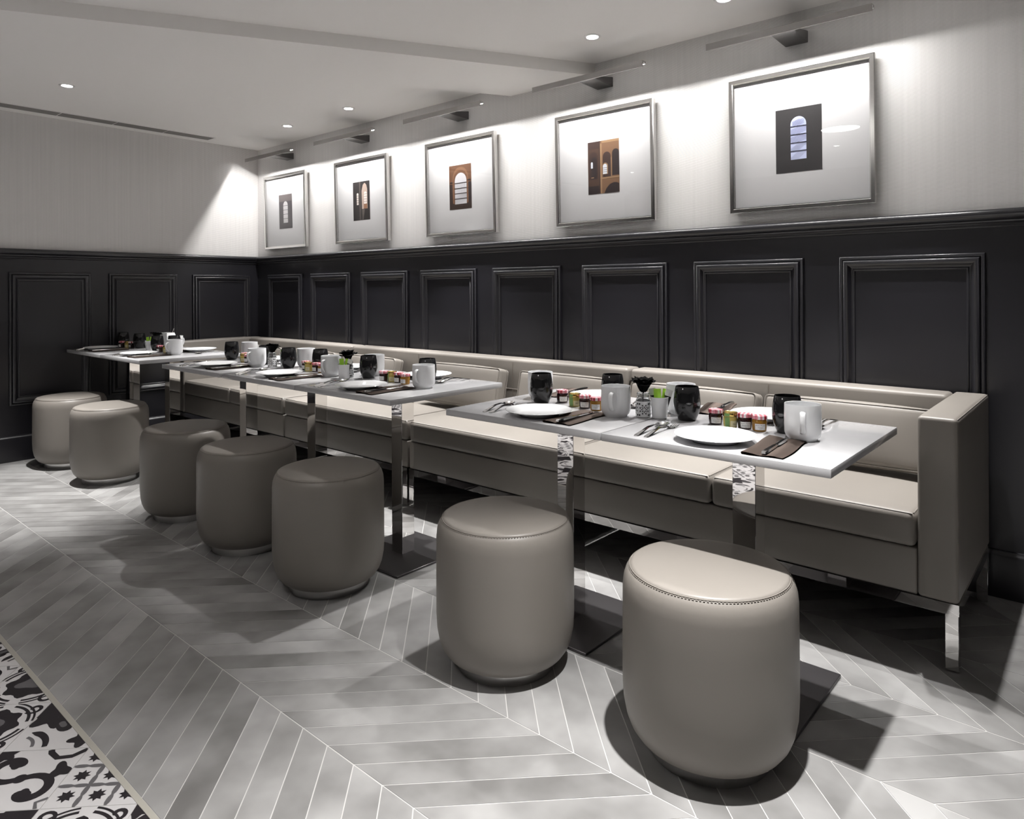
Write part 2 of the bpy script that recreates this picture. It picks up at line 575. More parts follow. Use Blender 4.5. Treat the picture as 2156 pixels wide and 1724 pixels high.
# ================================================================== FLOOR
floor = struct(ob('floor', box_mesh('floor', (-0.1, RX + .1, RY - .1, 0.1, -0.12, -0.0010), 'grout')))

YB, PITCH, DX, GAP = -2.555, 0.388, 0.1110, 0.0029
X_VERT = 3.109                     # one chevron point on the first column line
tiles = []
for c in range(7):
    ya, yb = YB + PITCH * c, YB + PITCH * (c + 1)
    sgn = -1 if c % 2 == 0 else 1
    # chevron points lie on every column line with the same phase; even columns run back towards -x
    for k in range(-40, 70):
        xa = X_VERT + DX * k + (PITCH if c % 2 == 0 else 0.0)
        g = GAP / 2
        gx = g * math.sqrt(2)
        A, B = ya + g, yb - g
        def xl(y):
            return xa + sgn * (y - ya)
        poly = [(xl(A) + gx, A), (xl(A) + DX - gx, A), (xl(B) + DX - gx, B), (xl(B) + gx, B)]
        cp = clip(poly, [(-1, 0, -0.02), (1, 0, RX - 0.001), (0, 1, -0.02)])
        if len(cp) < 3:
            continue
        tiles.append((c, xa, ya, poly == cp, cp))

tile_mesh_cache = {}
def slab(name, poly, mats, z0=-0.0045, z1=0.0, origin=(0, 0)):
    bm = bmesh.new()
    e = 0.0007
    pl = [(x - origin[0], y - origin[1]) for x, y in poly]
    cx = sum(p[0] for p in pl) / len(pl)
    cy = sum(p[1] for p in pl) / len(pl)
    lo = [bm.verts.new((x, y, z0)) for x, y in pl]
    mid = [bm.verts.new((x, y, z1 - e)) for x, y in pl]
    def ins(x, y):
        d = math.hypot(x - cx, y - cy)
        k = 1 - e / max(d, 1e-4)
        return cx + (x - cx) * k, cy + (y - cy) * k
    hi = [bm.verts.new((*ins(x, y), z1)) for x, y in pl]
    n = len(pl)
    for a, b in ((lo, mid), (mid, hi)):
        for i in range(n):
            bm.faces.new((a[i], a[(i + 1) % n], b[(i + 1) % n], b[i]))
    bm.faces.new(hi)
    bmesh.ops.recalc_face_normals(bm, faces=bm.faces)
    return bm

def seen(cx, cy):
    q = project((cx, cy, 0))
    if q is None or not (-120 < q[0] < W_PX + 120 and q[1] < H_PX + 150):
        return 1e9
    return q[2]

ranked = sorted(tiles, key=lambda t: seen(sum(p[0] for p in t[4]) / len(t[4]), sum(p[1] for p in t[4]) / len(t[4])))
single, rest = ranked[:300], ranked[300:]
for c, xa, ya, whole, poly in single:
    if whole:
        key = c % 2
        if key not in tile_mesh_cache:
            tile_mesh_cache[key] = mesh_from('tile', slab('tile', poly, None, origin=(xa, ya)), 'tile')
        ob('tile', tile_mesh_cache[key], floor, (xa, ya, random.uniform(-0.0003, 0.0)))
    else:
        ob('tile', mesh_from('tile', slab('tile', poly, None, origin=(xa, ya)), 'tile'), floor, (xa, ya, 0))
bmr = bmesh.new()
for c, xa, ya, whole, poly in rest:
    n = len(poly)
    lo = [bmr.verts.new((x, y, -0.0045)) for x, y in poly]
    hi = [bmr.verts.new((x, y, 0)) for x, y in poly]
    for i in range(n):
        bmr.faces.new((lo[i], lo[(i + 1) % n], hi[(i + 1) % n], hi[i]))
    bmr.faces.new(hi)
bmesh.ops.recalc_face_normals(bmr, faces=bmr.faces)
o = ob('far_tiles', mesh_from('far_tiles', bmr, 'tile'), floor)
o['kind'] = 'stuff'
ob('edge_strip', box_mesh('edge_strip', (0.02, RX - .01, YB - 0.0135, YB, -0.004, 0.0005), 'border'), floor)

# ---- patterned cement tiles laid on the diagonal beyond the strip
DIAG = 0.3010
HALF = DIAG / 2
YP = YB - 0.014

def ribbon(pts, wds):
    out = []
    n = len(pts)
    L_, R_ = [], []
    for i in range(n):
        a, b = pts[max(i - 1, 0)], pts[min(i + 1, n - 1)]
        dx, dy = b[0] - a[0], b[1] - a[1]
        l = math.hypot(dx, dy) or 1
        w_ = wds[i] if isinstance(wds, (list, tuple)) else wds
        L_.append((pts[i][0] - dy / l * w_, pts[i][1] + dx / l * w_))
        R_.append((pts[i][0] + dy / l * w_, pts[i][1] - dx / l * w_))
    for i in range(n - 1):
        out.append([R_[i], R_[i + 1], L_[i + 1], L_[i]])
    return out

def spiral(cx, cy, r0, r1, a0, a1, n=18):
    return [(cx + (r0 + (r1 - r0) * i / n) * math.cos(math.radians(a0 + (a1 - a0) * i / n)),
             cy + (r0 + (r1 - r0) * i / n) * math.sin(math.radians(a0 + (a1 - a0) * i / n))) for i in range(n + 1)]

def fan(cx, cy, pts):
    return [[(cx, cy), pts[i], pts[(i + 1) % len(pts)]] for i in range(len(pts))]

def blob(cx, cy, r, lobes=0, amp=0.0, n=24, sx=1.0, rot=0.0):
    pts = []
    for i in range(n):
        t = 2 * PI * i / n
        rr = r * (1 + amp * math.cos(lobes * t))
        x, y = rr * math.cos(t) * sx, rr * math.sin(t)
        pts.append((cx + x * math.cos(rot) - y * math.sin(rot), cy + x * math.sin(rot) + y * math.cos(rot)))
    return fan(cx, cy, pts)

def taper(n, a, b, tip=True):
    return [max(0.004, (a + (b - a) * i / n) * (1.0 if not tip else min(1.0, (n - i) / 3.0 + 0.15))) for i in range(n + 1)]

def design(k):
    """list of (material index, convex polygon) on the unit square: 1 black, 2 grey"""
    o = []
    def put(mi, polys):
        for p in polys:
            o.append((mi, p))
    if k == 0:      # two great scrolls meeting in the middle
        put(1, ribbon(spiral(0.70, 0.70, 0.27, 0.06, 225, -90, 26), taper(26, 0.045, 0.065)))
        put(1, ribbon(spiral(0.30, 0.30, 0.27, 0.06, 45, -270, 26), taper(26, 0.045, 0.065)))
        put(1, blob(0.5, 0.5, 0.075))
        put(1, blob(0.735, 0.70, 0.062, 2, 0.35, 20, 1.0, 0.8))
        put(1, blob(0.265, 0.30, 0.062, 2, 0.35, 20, 1.0, 0.8))
        put(1, ribbon([(0.0, 0.74), (0.18, 0.73), (0.36, 0.80), (0.50, 0.93), (0.56, 1.0)], 0.035))
        put(1, ribbon([(0.98, 0.0), (0.86, 0.12), (0.84, 0.28), (0.94, 0.40), (1.0, 0.43)], 0.035))
        put(1, blob(0.14, 0.90, 0.15, 5, 0.22, 40))
        put(1, blob(0.62, 0.12, 0.10, 3, 0.3, 30, 1.3, 0.4))
        put(1, blob(0.38, 0.90, 0.08, 3, 0.3, 30, 1.3, 2.4))
        put(1, blob(0.94, 0.94, 0.14, 6, 0.2, 36))
        put(2, ribbon([(0.0, 0.05), (0.10, 0.10), (0.16, 0.0)], 0.02))
    elif k == 1:    # black stars between grey lattice bars
        for i in range(3):
            for j in range(3):
                cx, cy = 0.17 + 0.33 * i, 0.17 + 0.33 * j
                pts = []
                for t in range(16):
                    r = 0.098 if t % 2 == 0 else 0.058
                    pts.append((cx + r * math.cos(2 * PI * t / 16), cy + r * math.sin(2 * PI * t / 16)))
                put(1, fan(cx, cy, pts))
        for q in (0.335, 0.665):
            for s in range(6):
                a0, a1 = s / 6, (s + 1) / 6
                wd = [0.014, 0.028, 0.030, 0.028, 0.014]
                put(2, ribbon([(a0 + (a1 - a0) * i / 4, q) for i in range(5)], wd))
                put(2, ribbon([(q, a0 + (a1 - a0) * i / 4) for i in range(5)], wd))
    elif k == 2:    # scalloped palmette with a grey leaf
        put(1, blob(0.5, 0.52, 0.34, 8, 0.10, 40))
        put(2, blob(0.5, 0.56, 0.17, 3, 0.22, 24, 0.8))
        for r, wd in ((0.43, 0.020), (0.492, 0.014)):
            for q in range(4):
                put(1, ribbon(spiral(0.5, 0.52, r, r, 10 + 90 * q, 80 + 90 * q, 12), wd))
        for q, (cx, cy) in enumerate(((0.13, 0.13), (0.87, 0.13), (0.87, 0.87), (0.13, 0.87))):
            put(1, ribbon(spiral(cx, cy, 0.105, 0.03, 45 + 90 * q, 400 + 90 * q, 16), taper(16, 0.02, 0.028)))
    else:           # lobed black leaf in a corner with short strokes
        put(1, blob(0.22, 0.24, 0.32, 7, 0.20, 56, 1.0, 0.3))
        put(1, blob(0.80, 0.84, 0.16, 5, 0.25, 40))
        put(1, blob(0.50, 0.42, 0.12, 2, 0.3, 24, 1.2, 0.75))
        put(2, blob(0.50, 0.42, 0.05, 2, 0.3, 16, 1.2, 0.75))
        put(1, ribbon(spiral(0.98, 0.04, 0.40, 0.34, 95, 165, 12), taper(12, 0.03, 0.05)))
        put(1, ribbon(spiral(0.04, 0.98, 0.34, 0.40, -75, -5, 12), taper(12, 0.05, 0.03)))
        put(2, ribbon(spiral(0.98, 0.04, 0.25, 0.25, 100, 160, 10), 0.02))
        put(2, ribbon(spiral(0.04, 0.98, 0.25, 0.25, -70, -10, 10), 0.02))
    return o

DES = [design(k) for k in range(4)]
ptile_cache = {}
def pattern_bm(bm, k, rot, half, ox=0.0, oy=0.0, z=0.0):
    side = DIAG / math.sqrt(2)
    s = side - 0.0022
    ca, sa = math.cos(PI / 4 + rot * PI / 2), math.sin(PI / 4 + rot * PI / 2)
    def tw(u, v):
        x, y = (u - .5) * s, (v - .5) * s
        return (x * ca - y * sa, x * sa + y * ca)
    pl = [(0, 1, 0.0)] if half else []
    sq = [tw(0, 0), tw(1, 0), tw(1, 1), tw(0, 1)]
    sq = clip(sq, pl)
    lo = [bm.verts.new((x + ox, y + oy, z - 0.0045)) for x, y in sq]
    hi = [bm.verts.new((x + ox, y + oy, z)) for x, y in sq]
    n = len(sq)
    for i in range(n):
        bm.faces.new((lo[i], lo[(i + 1) % n], hi[(i + 1) % n], hi[i]))
    bm.faces.new(hi)
    unit = [(-1, 0, 0), (1, 0, 1), (0, -1, 0), (0, 1, 1)]
    for qi, (mi, poly) in enumerate(DES[k]):
        # keep every print polygon counter-clockwise
        ar = sum(poly[i][0] * poly[(i + 1) % len(poly)][1] - poly[(i + 1) % len(poly)][0] * poly[i][1] for i in range(len(poly)))
        if abs(ar) < 1e-7:
            continue
        if ar < 0:
            poly = poly[::-1]
        q = clip(poly, unit)
        if len(q) < 3:
            continue
        q = clip([tw(*p) for p in q], pl)
        if len(q) < 3:
            continue
        vs = [bm.verts.new((x + ox, y + oy, z + 0.00012 + 0.0000018 * qi)) for x, y in q]
        bm.faces.new(vs).material_index = mi

def pattern_tile(k, rot, half):
    key = (k, rot, half)
    if key not in ptile_cache:
        bm = bmesh.new()
        pattern_bm(bm, k, rot, half)
        ptile_cache[key] = mesh_from('patterned_tile', bm, ['twhite', 'tblack', 'tgrey'])
    return ptile_cache[key]

X0T = 3.763
near, far = [], []
for r in range(0, 25):
    for i in range(-26, 36):
        cx = X0T + DIAG * i + (HALF if r % 2 == 0 else 0.0)
        cy = YP - HALF * r
        if cx < HALF or cx > RX - HALF or cy < RY + HALF:
            continue
        k, rot = random.randrange(4), random.randrange(4)
        if r == 0:
            k = {0: 1, -1: 3, -2: 2, 1: 0}.get(i, k)
            rot = {0: 0, -1: 3, -2: 1}.get(i, rot)
        if r == 1:
            k = {0: 0, -1: 2, 1: 2, -2: 0}.get(i, k)
            rot = {0: 1, -1: 0}.get(i, rot)
        near.append((cx, cy, k, rot, r == 0)) if (1.0 < cx < 5.2 and r < 9) else far.append((cx, cy, k, rot, r == 0))
for cx, cy, k, rot, half in near:
    ob('patterned_tile', pattern_tile(k, rot, half), floor, (cx, cy, 0))
bm = bmesh.new()
for cx, cy, k, rot, half in far:
    pattern_bm(bm, k, rot, half, cx, cy)
o = ob('far_patterned_tiles', mesh_from('far_patterned_tiles', bm, ['twhite', 'tblack', 'tgrey']), floor)
o['kind'] = 'stuff'
# flat cut pieces of white tile close the edges of the patterned field
bm = bmesh.new()
box(bm, 0.02, HALF, RY + .01, YP, -0.004, -0.0012)
box(bm, RX - HALF, RX - .01, RY + .01, YP, -0.004, -0.0012)
o = ob('tile_border', mesh_from('tile_border', bm, 'twhite'), floor)

# ================================================================== SOFAS
SEAT_F, RAIL_Z0, RAIL_Z1 = -0.735, 0.173, 0.207
BACK_Y0, BACK_Y1, BACK_Z = -0.185, -0.058, 0.770

def sofa(label, x0, x1, arm, cushions, stitches):
    """x0..x1 overall; arm is None, 'left' or 'right'; cushions and stitches in world x"""
    s = thing('banquette_sofa', label, 'sofa', (x0, 0, 0), 0, 'leather banquette sofas along the panelled wall')
    X = lambda x: x - x0
    aw = 0.111
    ia, ib = x0 + (aw if arm == 'left' else 0), x1 - (aw if arm == 'right' else 0)
    # chrome base frame: bars all round, and legs
    bm = bmesh.new()
    y0, y1 = SEAT_F + .002, -0.070
    box(bm, X(x0), X(x1), y0, y0 + .034, RAIL_Z0, RAIL_Z1)
    box(bm, X(x0), X(x1), y1 - .034, y1, RAIL_Z0, RAIL_Z1)
    box(bm, X(x0), X(x0) + .034, y0 + .034, y1 - .034, RAIL_Z0, RAIL_Z1)
    box(bm, X(x1) - .034, X(x1), y0 + .034, y1 - .034, RAIL_Z0, RAIL_Z1)
    base = ob('base_frame', mesh_from('base_frame', bm, 'chrome'), s)
    lg = box_mesh('leg', (0, .036, 0, .036, 0.004, RAIL_Z0 + .0005), 'chrome', 0.001, 1)
    ft = box_mesh('foot', (.004, .032, .004, .032, 0.0, 0.004), 'void')
    for lx in (X(x0) + .001, X(x1) - .037):
        for ly in (y0 + .0005, y1 - .0365):
            l_ = ob('leg', lg, base, (lx, ly, 0))
    # upholstery
    sb = ob('seat_base', soft_box('seat_base', (X(ia) + .001, X(ib) - .001, SEAT_F + .006, BACK_Y0 + .02, RAIL_Z1, 0.352), 'leather', 0.006, 2, 3), s)
    for a, b in zip(cushions, cushions[1:]):
        cu = ob('seat_cushion', soft_box('seat_cushion', (X(a) + .002, X(b) - .002, SEAT_F, BACK_Y0 - .002, 0.3525, 0.462), 'leather', 0.021, 4, 8, bulge_top=0.009, bulge_front=0.004), s)
        ya, yb, za = SEAT_F + .0085, BACK_Y0 - .012, 0.4585
        bm = bmesh.new()
        tube(bm, [(X(a) + .012, ya, za), (X(b) - .012, ya, za)], 0.0021, 6)
        tube(bm, [(X(a) + .0105, ya + .008, za), (X(a) + .0105, yb, za)], 0.0021, 6)
        tube(bm, [(X(b) - .0105, ya + .008, za), (X(b) - .0105, yb, za)], 0.0021, 6)
        ob('seam', mesh_from('seam', bm, 'leather', 60), cu)
    bk = ob('backrest', soft_box('backrest', (X(ia) + .001, X(ib) - .001, BACK_Y0, BACK_Y1, RAIL_Z1, BACK_Z), 'leather', 0.017, 4, 6, bulge_top=0.004), s)
    bm = bmesh.new()
    for sx in stitches:
        for i in range(22):
            z = 0.48 + 0.0125 * i
            box(bm, X(sx) - .0011, X(sx) + .0011, BACK_Y0 - .0012, BACK_Y0 + .001, z, z + 0.008)
        box(bm, X(sx) - .003, X(sx) - .0018, BACK_Y0 - .0004, BACK_Y0 + .001, 0.47, 0.755)
    tube(bm, [(X(ia) + .02, BACK_Y0 + .0055, BACK_Z - .006), (X(ib) - .02, BACK_Y0 + .0055, BACK_Z - .006)], 0.0012, 6)
    tube(bm, [(X(ia) + .02, BACK_Y0 - .0003, 0.60), (X(ib) - .02, BACK_Y0 - .0003, 0.60)], 0.0012, 6)
    ob('stitching', mesh_from('stitching', bm, 'stitch'), bk)
    if arm:
        a0, a1 = (x0, x0 + aw) if arm == 'left' else (x1 - aw, x1)
        ar = ob('armrest', soft_box('armrest', (X(a0) + .0005, X(a1), SEAT_F - .002, -0.062, RAIL_Z1, BACK_Z), 'leather', 0.013, 4, 6, bulge_top=0.006), s)
        xo = X(a1) - .004 if arm == 'right' else X(a0) + .0045
        bm = bmesh.new()
        tube(bm, [(xo, SEAT_F + .012, BACK_Z - .0035), (xo, -0.075, BACK_Z - .0035)], 0.0018, 6)
        tube(bm, [(xo, SEAT_F + .0025, RAIL_Z1 + .02), (xo, SEAT_F + .0025, BACK_Z - .014)], 0.0016, 6)
        ob('seam', mesh_from('seam', bm, 'leather', 60), ar)
    return s

sofa('taupe leather banquette sofa whose right armrest ends the row, on chrome legs', 3.917, 5.394, 'right', (3.918, 4.596, 5.281), (4.612,))
sofa('long taupe leather banquette sofa without armrests, in the middle of the row', 1.630, 3.903, None, (1.631, 2.765, 3.901), (2.335, 3.14))
sofa('taupe leather banquette sofa in the far corner against the end wall', 0.062, 1.616, 'left', (0.174, 0.895, 1.615), (0.9,))

# loose back cushions leaning on the backrests
def loose_cushion(x0, x1, label, z1=0.722):
    h, th = 0.232, 0.080
    wd = x1 - x0
    e = thing('back_cushion', label, 'cushion', ((x0 + x1) / 2, -0.345, 0.500), 0, 'loose back cushions on the sofas')
    e.rotation_euler = (math.radians(-13), 0, 0)
    ob('cover', soft_box('cover', (-wd / 2, wd / 2, 0, th, 0, h), 'leather', 0.020, 4, 8, bulge_all=0.009), e)
    bm = bmesh.new()
    for y in (0.004, th - 0.004):
        i = 0.0055
        pts = []
        r = 0.018
        for cxx, czz, a0 in ((wd / 2 - r, h - r, 0), (-wd / 2 + r, h - r, 90), (-wd / 2 + r, r, 180), (wd / 2 - r, r, 270)):
            for t in range(5):
                a = math.radians(a0 + 22.5 * t)
                pts.append((cxx + (r - i + .003) * math.cos(a), y, czz + (r - i + .003) * math.sin(a)))
        tube(bm, pts, 0.0026, 6, True)
    ob('piping', mesh_from('piping', bm, 'leather', 60), e)
    return e

loose_cushion(4.635, 5.255, 'taupe leather back cushion resting against the right armrest of the sofa')
loose_cushion(3.985, 4.600, 'taupe leather back cushion just right of the gap between the two nearest sofas')
loose_cushion(3.285, 3.880, 'taupe leather back cushion just left of the gap between the two nearest sofas')
loose_cushion(2.500, 3.140, 'taupe leather back cushion behind the third table from the near armrest')
loose_cushion(1.660, 2.225, 'taupe leather back cushion at the far end of the middle sofa')
loose_cushion(0.930, 1.560, 'taupe leather back cushion at the near end of the corner sofa')
loose_cushion(0.260, 0.860, 'taupe leather back cushion deepest in the far corner of the room')

# ================================================================== TABLES
ORD = ['first', 'second', 'third', 'fourth', 'fifth', 'sixth', 'seventh']
TY0, TY1, TZ = -1.505, -0.862, 0.750
TABLES = [(4.621, 5.256, 4.927), (3.970, 4.617, 4.276), (3.007, 3.664, 3.352), (2.336, 3.003, 2.688), (1.630, 2.312, 2.005),
          (0.672, 1.310, 1.010), (0.022, 0.667, 0.350)]
TPH = [f'the {q} table from near armrest' for q in ORD]
TPH[6] = 'the table against end wall'

col_me = box_mesh('column', (-.035, .035, -.035, .035, 0.0095, 0.722), 'chrome', 0.0012, 1)
base_me = box_mesh('base_plate', (-.2, .2, -.2, .2, 0.0, 0.0095), 'plate_metal', 0.0012, 1)
mount_me = box_mesh('mounting_plate', (-.12, .12, -.12, .12, 0.722, 0.7275), 'plate_metal')
for i, (xa, xb, xc) in enumerate(TABLES):
    lab = ['white square pedestal table nearest the sofa armrest, with chrome column',
           'white square pedestal table second from the sofa armrest, with chrome column',
           'white square pedestal table third from armrest, its near end open to the gap',
           'white square pedestal table fourth from armrest, in the middle of the long run',
           'white square pedestal table fifth from armrest, far end of the long run',
           'white square pedestal table sixth from armrest, near half of the far pair',
           'white square pedestal table touching the dark end wall, farthest of all'][i]
    cy = (TY0 + TY1) / 2
    t = thing('pedestal_table', lab, 'table', (xc, -1.180, 0), 0, 'white pedestal tables in front of the sofas')
    ob('tabletop', box_mesh('tabletop', (xa - xc, xb - xc, TY0 + 1.18, TY1 + 1.18, 0.7275, TZ), 'quartz', 0.002, 2), t)
    ob('column', col_me, t)
    ob('base_plate', base_me, t)
    ob('mounting_plate', mount_me, t)

# ================================================================== STOOLS
R, H = 0.217, 0.465
body_prof = [(0.150, 0.034), (0.170, 0.036), (0.186, 0.045), (0.199, 0.063), (0.208, 0.086), (0.2145, 0.120), (0.2170, 0.165), (0.2170, 0.240),
             (0.2165, 0.330), (0.2160, 0.400), (0.2135, 0.424), (0.2080, 0.441), (0.1995, 0.4535), (0.1965, 0.4555)]
pad_prof = [(0.1965, 0.4560), (0.1950, 0.4595), (0.1880, 0.4620), (0.165, 0.4640), (0.12, 0.4652), (0.06, 0.4656), (0.0, 0.4657)]
st_body = lathe_mesh('body', body_prof, 'leather', 72, 50, (True, False))
st_pad = lathe_mesh('seat_pad', pad_prof, 'leather', 72, 50, (False, False))
st_seam = tube_mesh('seam', [(0.1972 * math.cos(2 * PI * i / 96), 0.1972 * math.sin(2 * PI * i / 96), 0.4558) for i in range(96)], 0.0017, 'leather', 6, True)
bm = bmesh.new()
for i in range(150):
    a = 2 * PI * i / 150
    mtx = Matrix.Rotation(a, 4, 'Z') @ Matrix.Translation((0.2003, 0, 0.4545)) @ Matrix.Rotation(math.radians(35), 4, 'Y')
    r_ = bmesh.ops.create_cube(bm, size=1.0, matrix=mtx @ Matrix.Diagonal((0.0011, 0.0050, 0.0011, 1)))
st_stitch = mesh_from('stitching', bm, 'stitch')
st_ring = lathe_mesh('base_ring', [(0.1525, 0.0), (0.153, 0.001), (0.153, 0.035), (0.151, 0.036)], 'satin', 64, 40)
STOOLS = [(4.964, -1.533), (4.293, -1.558), (3.375, -1.582), (2.724, -1.576), (2.059, -1.560), (1.007, -1.560), (0.385, -1.590)]
for i, (x, y) in enumerate(STOOLS):
    lab = ['round taupe leather drum stool nearest the camera, at the first table',
           'round taupe leather drum stool second nearest, at the second table from armrest',
           'round taupe leather drum stool beside the open end of the long table run',
           'round taupe leather drum stool in the middle of three at the long run',
           'round taupe leather drum stool farthest of three at the long run',
           'round taupe leather drum stool at the near half of the far table pair',
           'round taupe leather drum stool closest to the end wall'][i]
    s = thing('drum_stool', lab, 'stool', (x, y, 0), 0.3 * i, 'round leather drum stools in front of the tables')
    ob('body', st_body, s)
    pd = ob('seat_pad', st_pad, s)
    ob('seam', st_seam, pd)
    ob('stitching', st_stitch, pd)
    ob('base_ring', st_ring, s)

# ================================================================== TABLEWARE meshes
plate_prof = [(0.0, 0.004), (0.052, 0.0035), (0.056, 0.0), (0.062, 0.0), (0.066, 0.004), (0.084, 0.0125), (0.1095, 0.0190), (0.1105, 0.0202), (0.1095, 0.0212),
              (0.084, 0.0155), (0.068, 0.0085), (0.060, 0.0066), (0.0, 0.0064)]
me_plate = lathe_mesh('plate', plate_prof, 'china', 56, 50, (False, False))
mug_prof = [(0.0, 0.003), (0.030, 0.003), (0.031, 0.0), (0.0365, 0.0), (0.0378, 0.0045), (0.0440, 0.0105), (0.0478, 0.021), (0.0487, 0.040), (0.0487, 0.070), (0.0480, 0.0985),
            (0.0474, 0.1000), (0.0462, 0.0995), (0.0458, 0.085), (0.0452, 0.030), (0.042, 0.014), (0.034, 0.008), (0.0, 0.0075)]
me_mug = lathe_mesh('cup_body', mug_prof, 'china', 48, 50, (False, False))
bm = bmesh.new()
hp = [(0.0470, 0.082), (0.056, 0.0825), (0.066, 0.079), (0.0715, 0.069), (0.0715, 0.058), (0.068, 0.045), (0.061, 0.034), (0.053, 0.0275), (0.0462, 0.0255)]
rings = []
for i, (x, z) in enumerate(hp):
    a, b = hp[max(i - 1, 0)], hp[min(i + 1, len(hp) - 1)]
    tx, tz = b[0] - a[0], b[1] - a[1]
    l = math.hypot(tx, tz)
    nx, nz = -tz / l, tx / l
    hw, ht = 0.0065 + 0.001 * abs(i - 4) / 4, 0.0032
    rings.append([bm.verts.new((x + nx * ht * math.sin(t), hw * math.cos(t), z + nz * ht * math.sin(t))) for t in [2 * PI * k / 10 for k in range(10)]])
for a, b in zip(rings, rings[1:]):
    for k in range(10):
        bm.faces.new((a[k], a[(k + 1) % 10], b[(k + 1) % 10], b[k]))
bmesh.ops.recalc_face_normals(bm, faces=bm.faces)
me_handle = mesh_from('handle', bm, 'china', 60)
tum_prof = [(0.0, 0.006), (0.024, 0.003), (0.0255, 0.0), (0.0275, 0.001), (0.0335, 0.014), (0.0395, 0.031), (0.0424, 0.048), (0.0423, 0.064), (0.0402, 0.084), (0.0356, 0.1075),
            (0.0348, 0.1083), (0.0340, 0.1075), (0.0386, 0.084), (0.0407, 0.064), (0.0406, 0.048), (0.036, 0.026), (0.028, 0.014), (0.0, 0.012)]
me_tum = lathe_mesh('tumbler', tum_prof, 'smoke', 40, 50, (False, False))

# napkin: a paper napkin folded over, curling at the left, ridged under the knife
def napkin_mesh(seed):
    rnd = random.Random(seed)
    bm = bmesh.new()
    prof = []
    for i in range(9):                                # bottom leaf, right to left
        prof.append((0.050 - 0.100 * i / 8, 0.0008))
    for i in range(1, 6):                             # the curl on the left
        a = -PI / 2 - PI * i / 6
        prof.append((-0.050 + 0.0050 * math.cos(a) * 0.9, 0.0058 + 0.0050 * math.sin(a)))
    for i in range(0, 13):                            # top leaf, left to right, with a hump
        x = -0.050 + 0.098 * i / 12
        z = 0.0105 * max(0.0, 1 - ((x + 0.050) / 0.045) ** 2) ** 0.5 if x < -0.012 else 0.0
        z = max(z, 0.0046 + 0.0030 * math.exp(-((x - 0.020) / 0.016) ** 2))
        prof.append((x, z))
    rows = []
    n = len(prof)
    for j in range(9):
        v = j / 8
        y = -0.118 + 0.236 * v
        k = 0.62 + 0.38 * math.sin(PI * (0.15 + 0.55 * v))
        sk = 0.004 * math.sin(v * 5 + seed)
        rows.append([bm.verts.new((x + sk, y + 0.003 * math.sin(x * 60 + seed), z * (k if z > 0.002 else 1))) for x, z in prof])
    for a, b in zip(rows, rows[1:]):
        for i in range(n - 1):
            bm.faces.new((a[i], a[i + 1], b[i + 1], b[i]))
    bmesh.ops.solidify(bm, geom=list(bm.faces), thickness=0.0011)
    zmin = min(v.co.z for v in bm.verts)
    for v in bm.verts:
        v.co.z -= zmin
    bmesh.ops.recalc_face_normals(bm, faces=bm.faces)
    return mesh_from('napkin', bm, 'napkin', 50)
ME_NAP = [napkin_mesh(s) for s in range(4)]

def strip(bm, rows):
    """rows of (y, half width, z, thickness): a flat bar shaped along its length"""
    rr = []
    for y, hw, z, th in rows:
        rr.append([bm.verts.new(p) for p in ((-hw, y, z), (hw, y, z), (hw * 0.8, y, z + th), (-hw * 0.8, y, z + th))])
    for a, b in zip(rr, rr[1:]):
        for k in range(4):
            bm.faces.new((a[k], a[(k + 1) % 4], b[(k + 1) % 4], b[k]))
    bm.faces.new(list(reversed(rr[0])))
    bm.faces.new(rr[-1])

def fin(name, bm, mt='steel', sm=50):
    bmesh.ops.recalc_face_normals(bm, faces=bm.faces)
    return mesh_from(name, bm, mt, sm)

bm = bmesh.new()
strip(bm, [(-0.105, 0.0055, 0.0, 0.004), (-0.100, 0.0070, 0.0, 0.0055), (-0.05, 0.0065, 0.0, 0.0055), (0.0, 0.0052, 0.0, 0.0050), (0.004, 0.0048, 0.0004, 0.0040)])
me_kh = fin('knife_handle', bm)
bm = bmesh.new()
strip(bm, [(0.004, 0.0050, 0.0010, 0.0022), (0.014, 0.0085, 0.0010, 0.0018), (0.060, 0.0090, 0.0010, 0.0016), (0.088, 0.0075, 0.0010, 0.0014), (0.100, 0.0035, 0.0010, 0.0010), (0.104, 0.0008, 0.0010, 0.0008)])
me_kb = fin('knife_blade', bm)
HANDLE = [(-0.100, 0.0058, 0.0004, 0.0022), (-0.094, 0.0078, 0.0008, 0.0026), (-0.060, 0.0062, 0.0060, 0.0028), (-0.020, 0.0040, 0.0125, 0.0030), (0.015, 0.0030, 0.0130, 0.0032), (0.035, 0.0028, 0.0095, 0.0030), (0.050, 0.0034, 0.0050, 0.0026)]
bm = bmesh.new(); strip(bm, HANDLE); me_fh = fin('fork_handle', bm)
bm = bmesh.new()
strip(bm, [(0.049, 0.0034, 0.0052, 0.0024), (0.056, 0.0085, 0.0030, 0.0018), (0.064, 0.0118, 0.0016, 0.0016), (0.070, 0.0120, 0.0014, 0.0016)])
for q in range(4):
    cxq = -0.0096 + 0.0064 * q
    rr = []
    for y, hw, z in ((0.069, 0.0020, 0.0014), (0.085, 0.0018, 0.0022), (0.100, 0.0015, 0.0044), (0.105, 0.0008, 0.0058)):
        rr.append([bm.verts.new(p) for p in ((cxq - hw, y, z), (cxq + hw, y, z), (cxq + hw, y, z + .0014), (cxq - hw, y, z + .0014))])
    for a, b in zip(rr, rr[1:]):
        for k in range(4):
            bm.faces.new((a[k], a[(k + 1) % 4], b[(k + 1) % 4], b[k]))
    bm.faces.new(list(reversed(rr[0]))); bm.faces.new(rr[-1])
me_ft = fin('fork_head', bm)
bm = bmesh.new(); strip(bm, HANDLE); me_sh = fin('spoon_handle', bm)
bm = bmesh.new()
top, bot = [], []
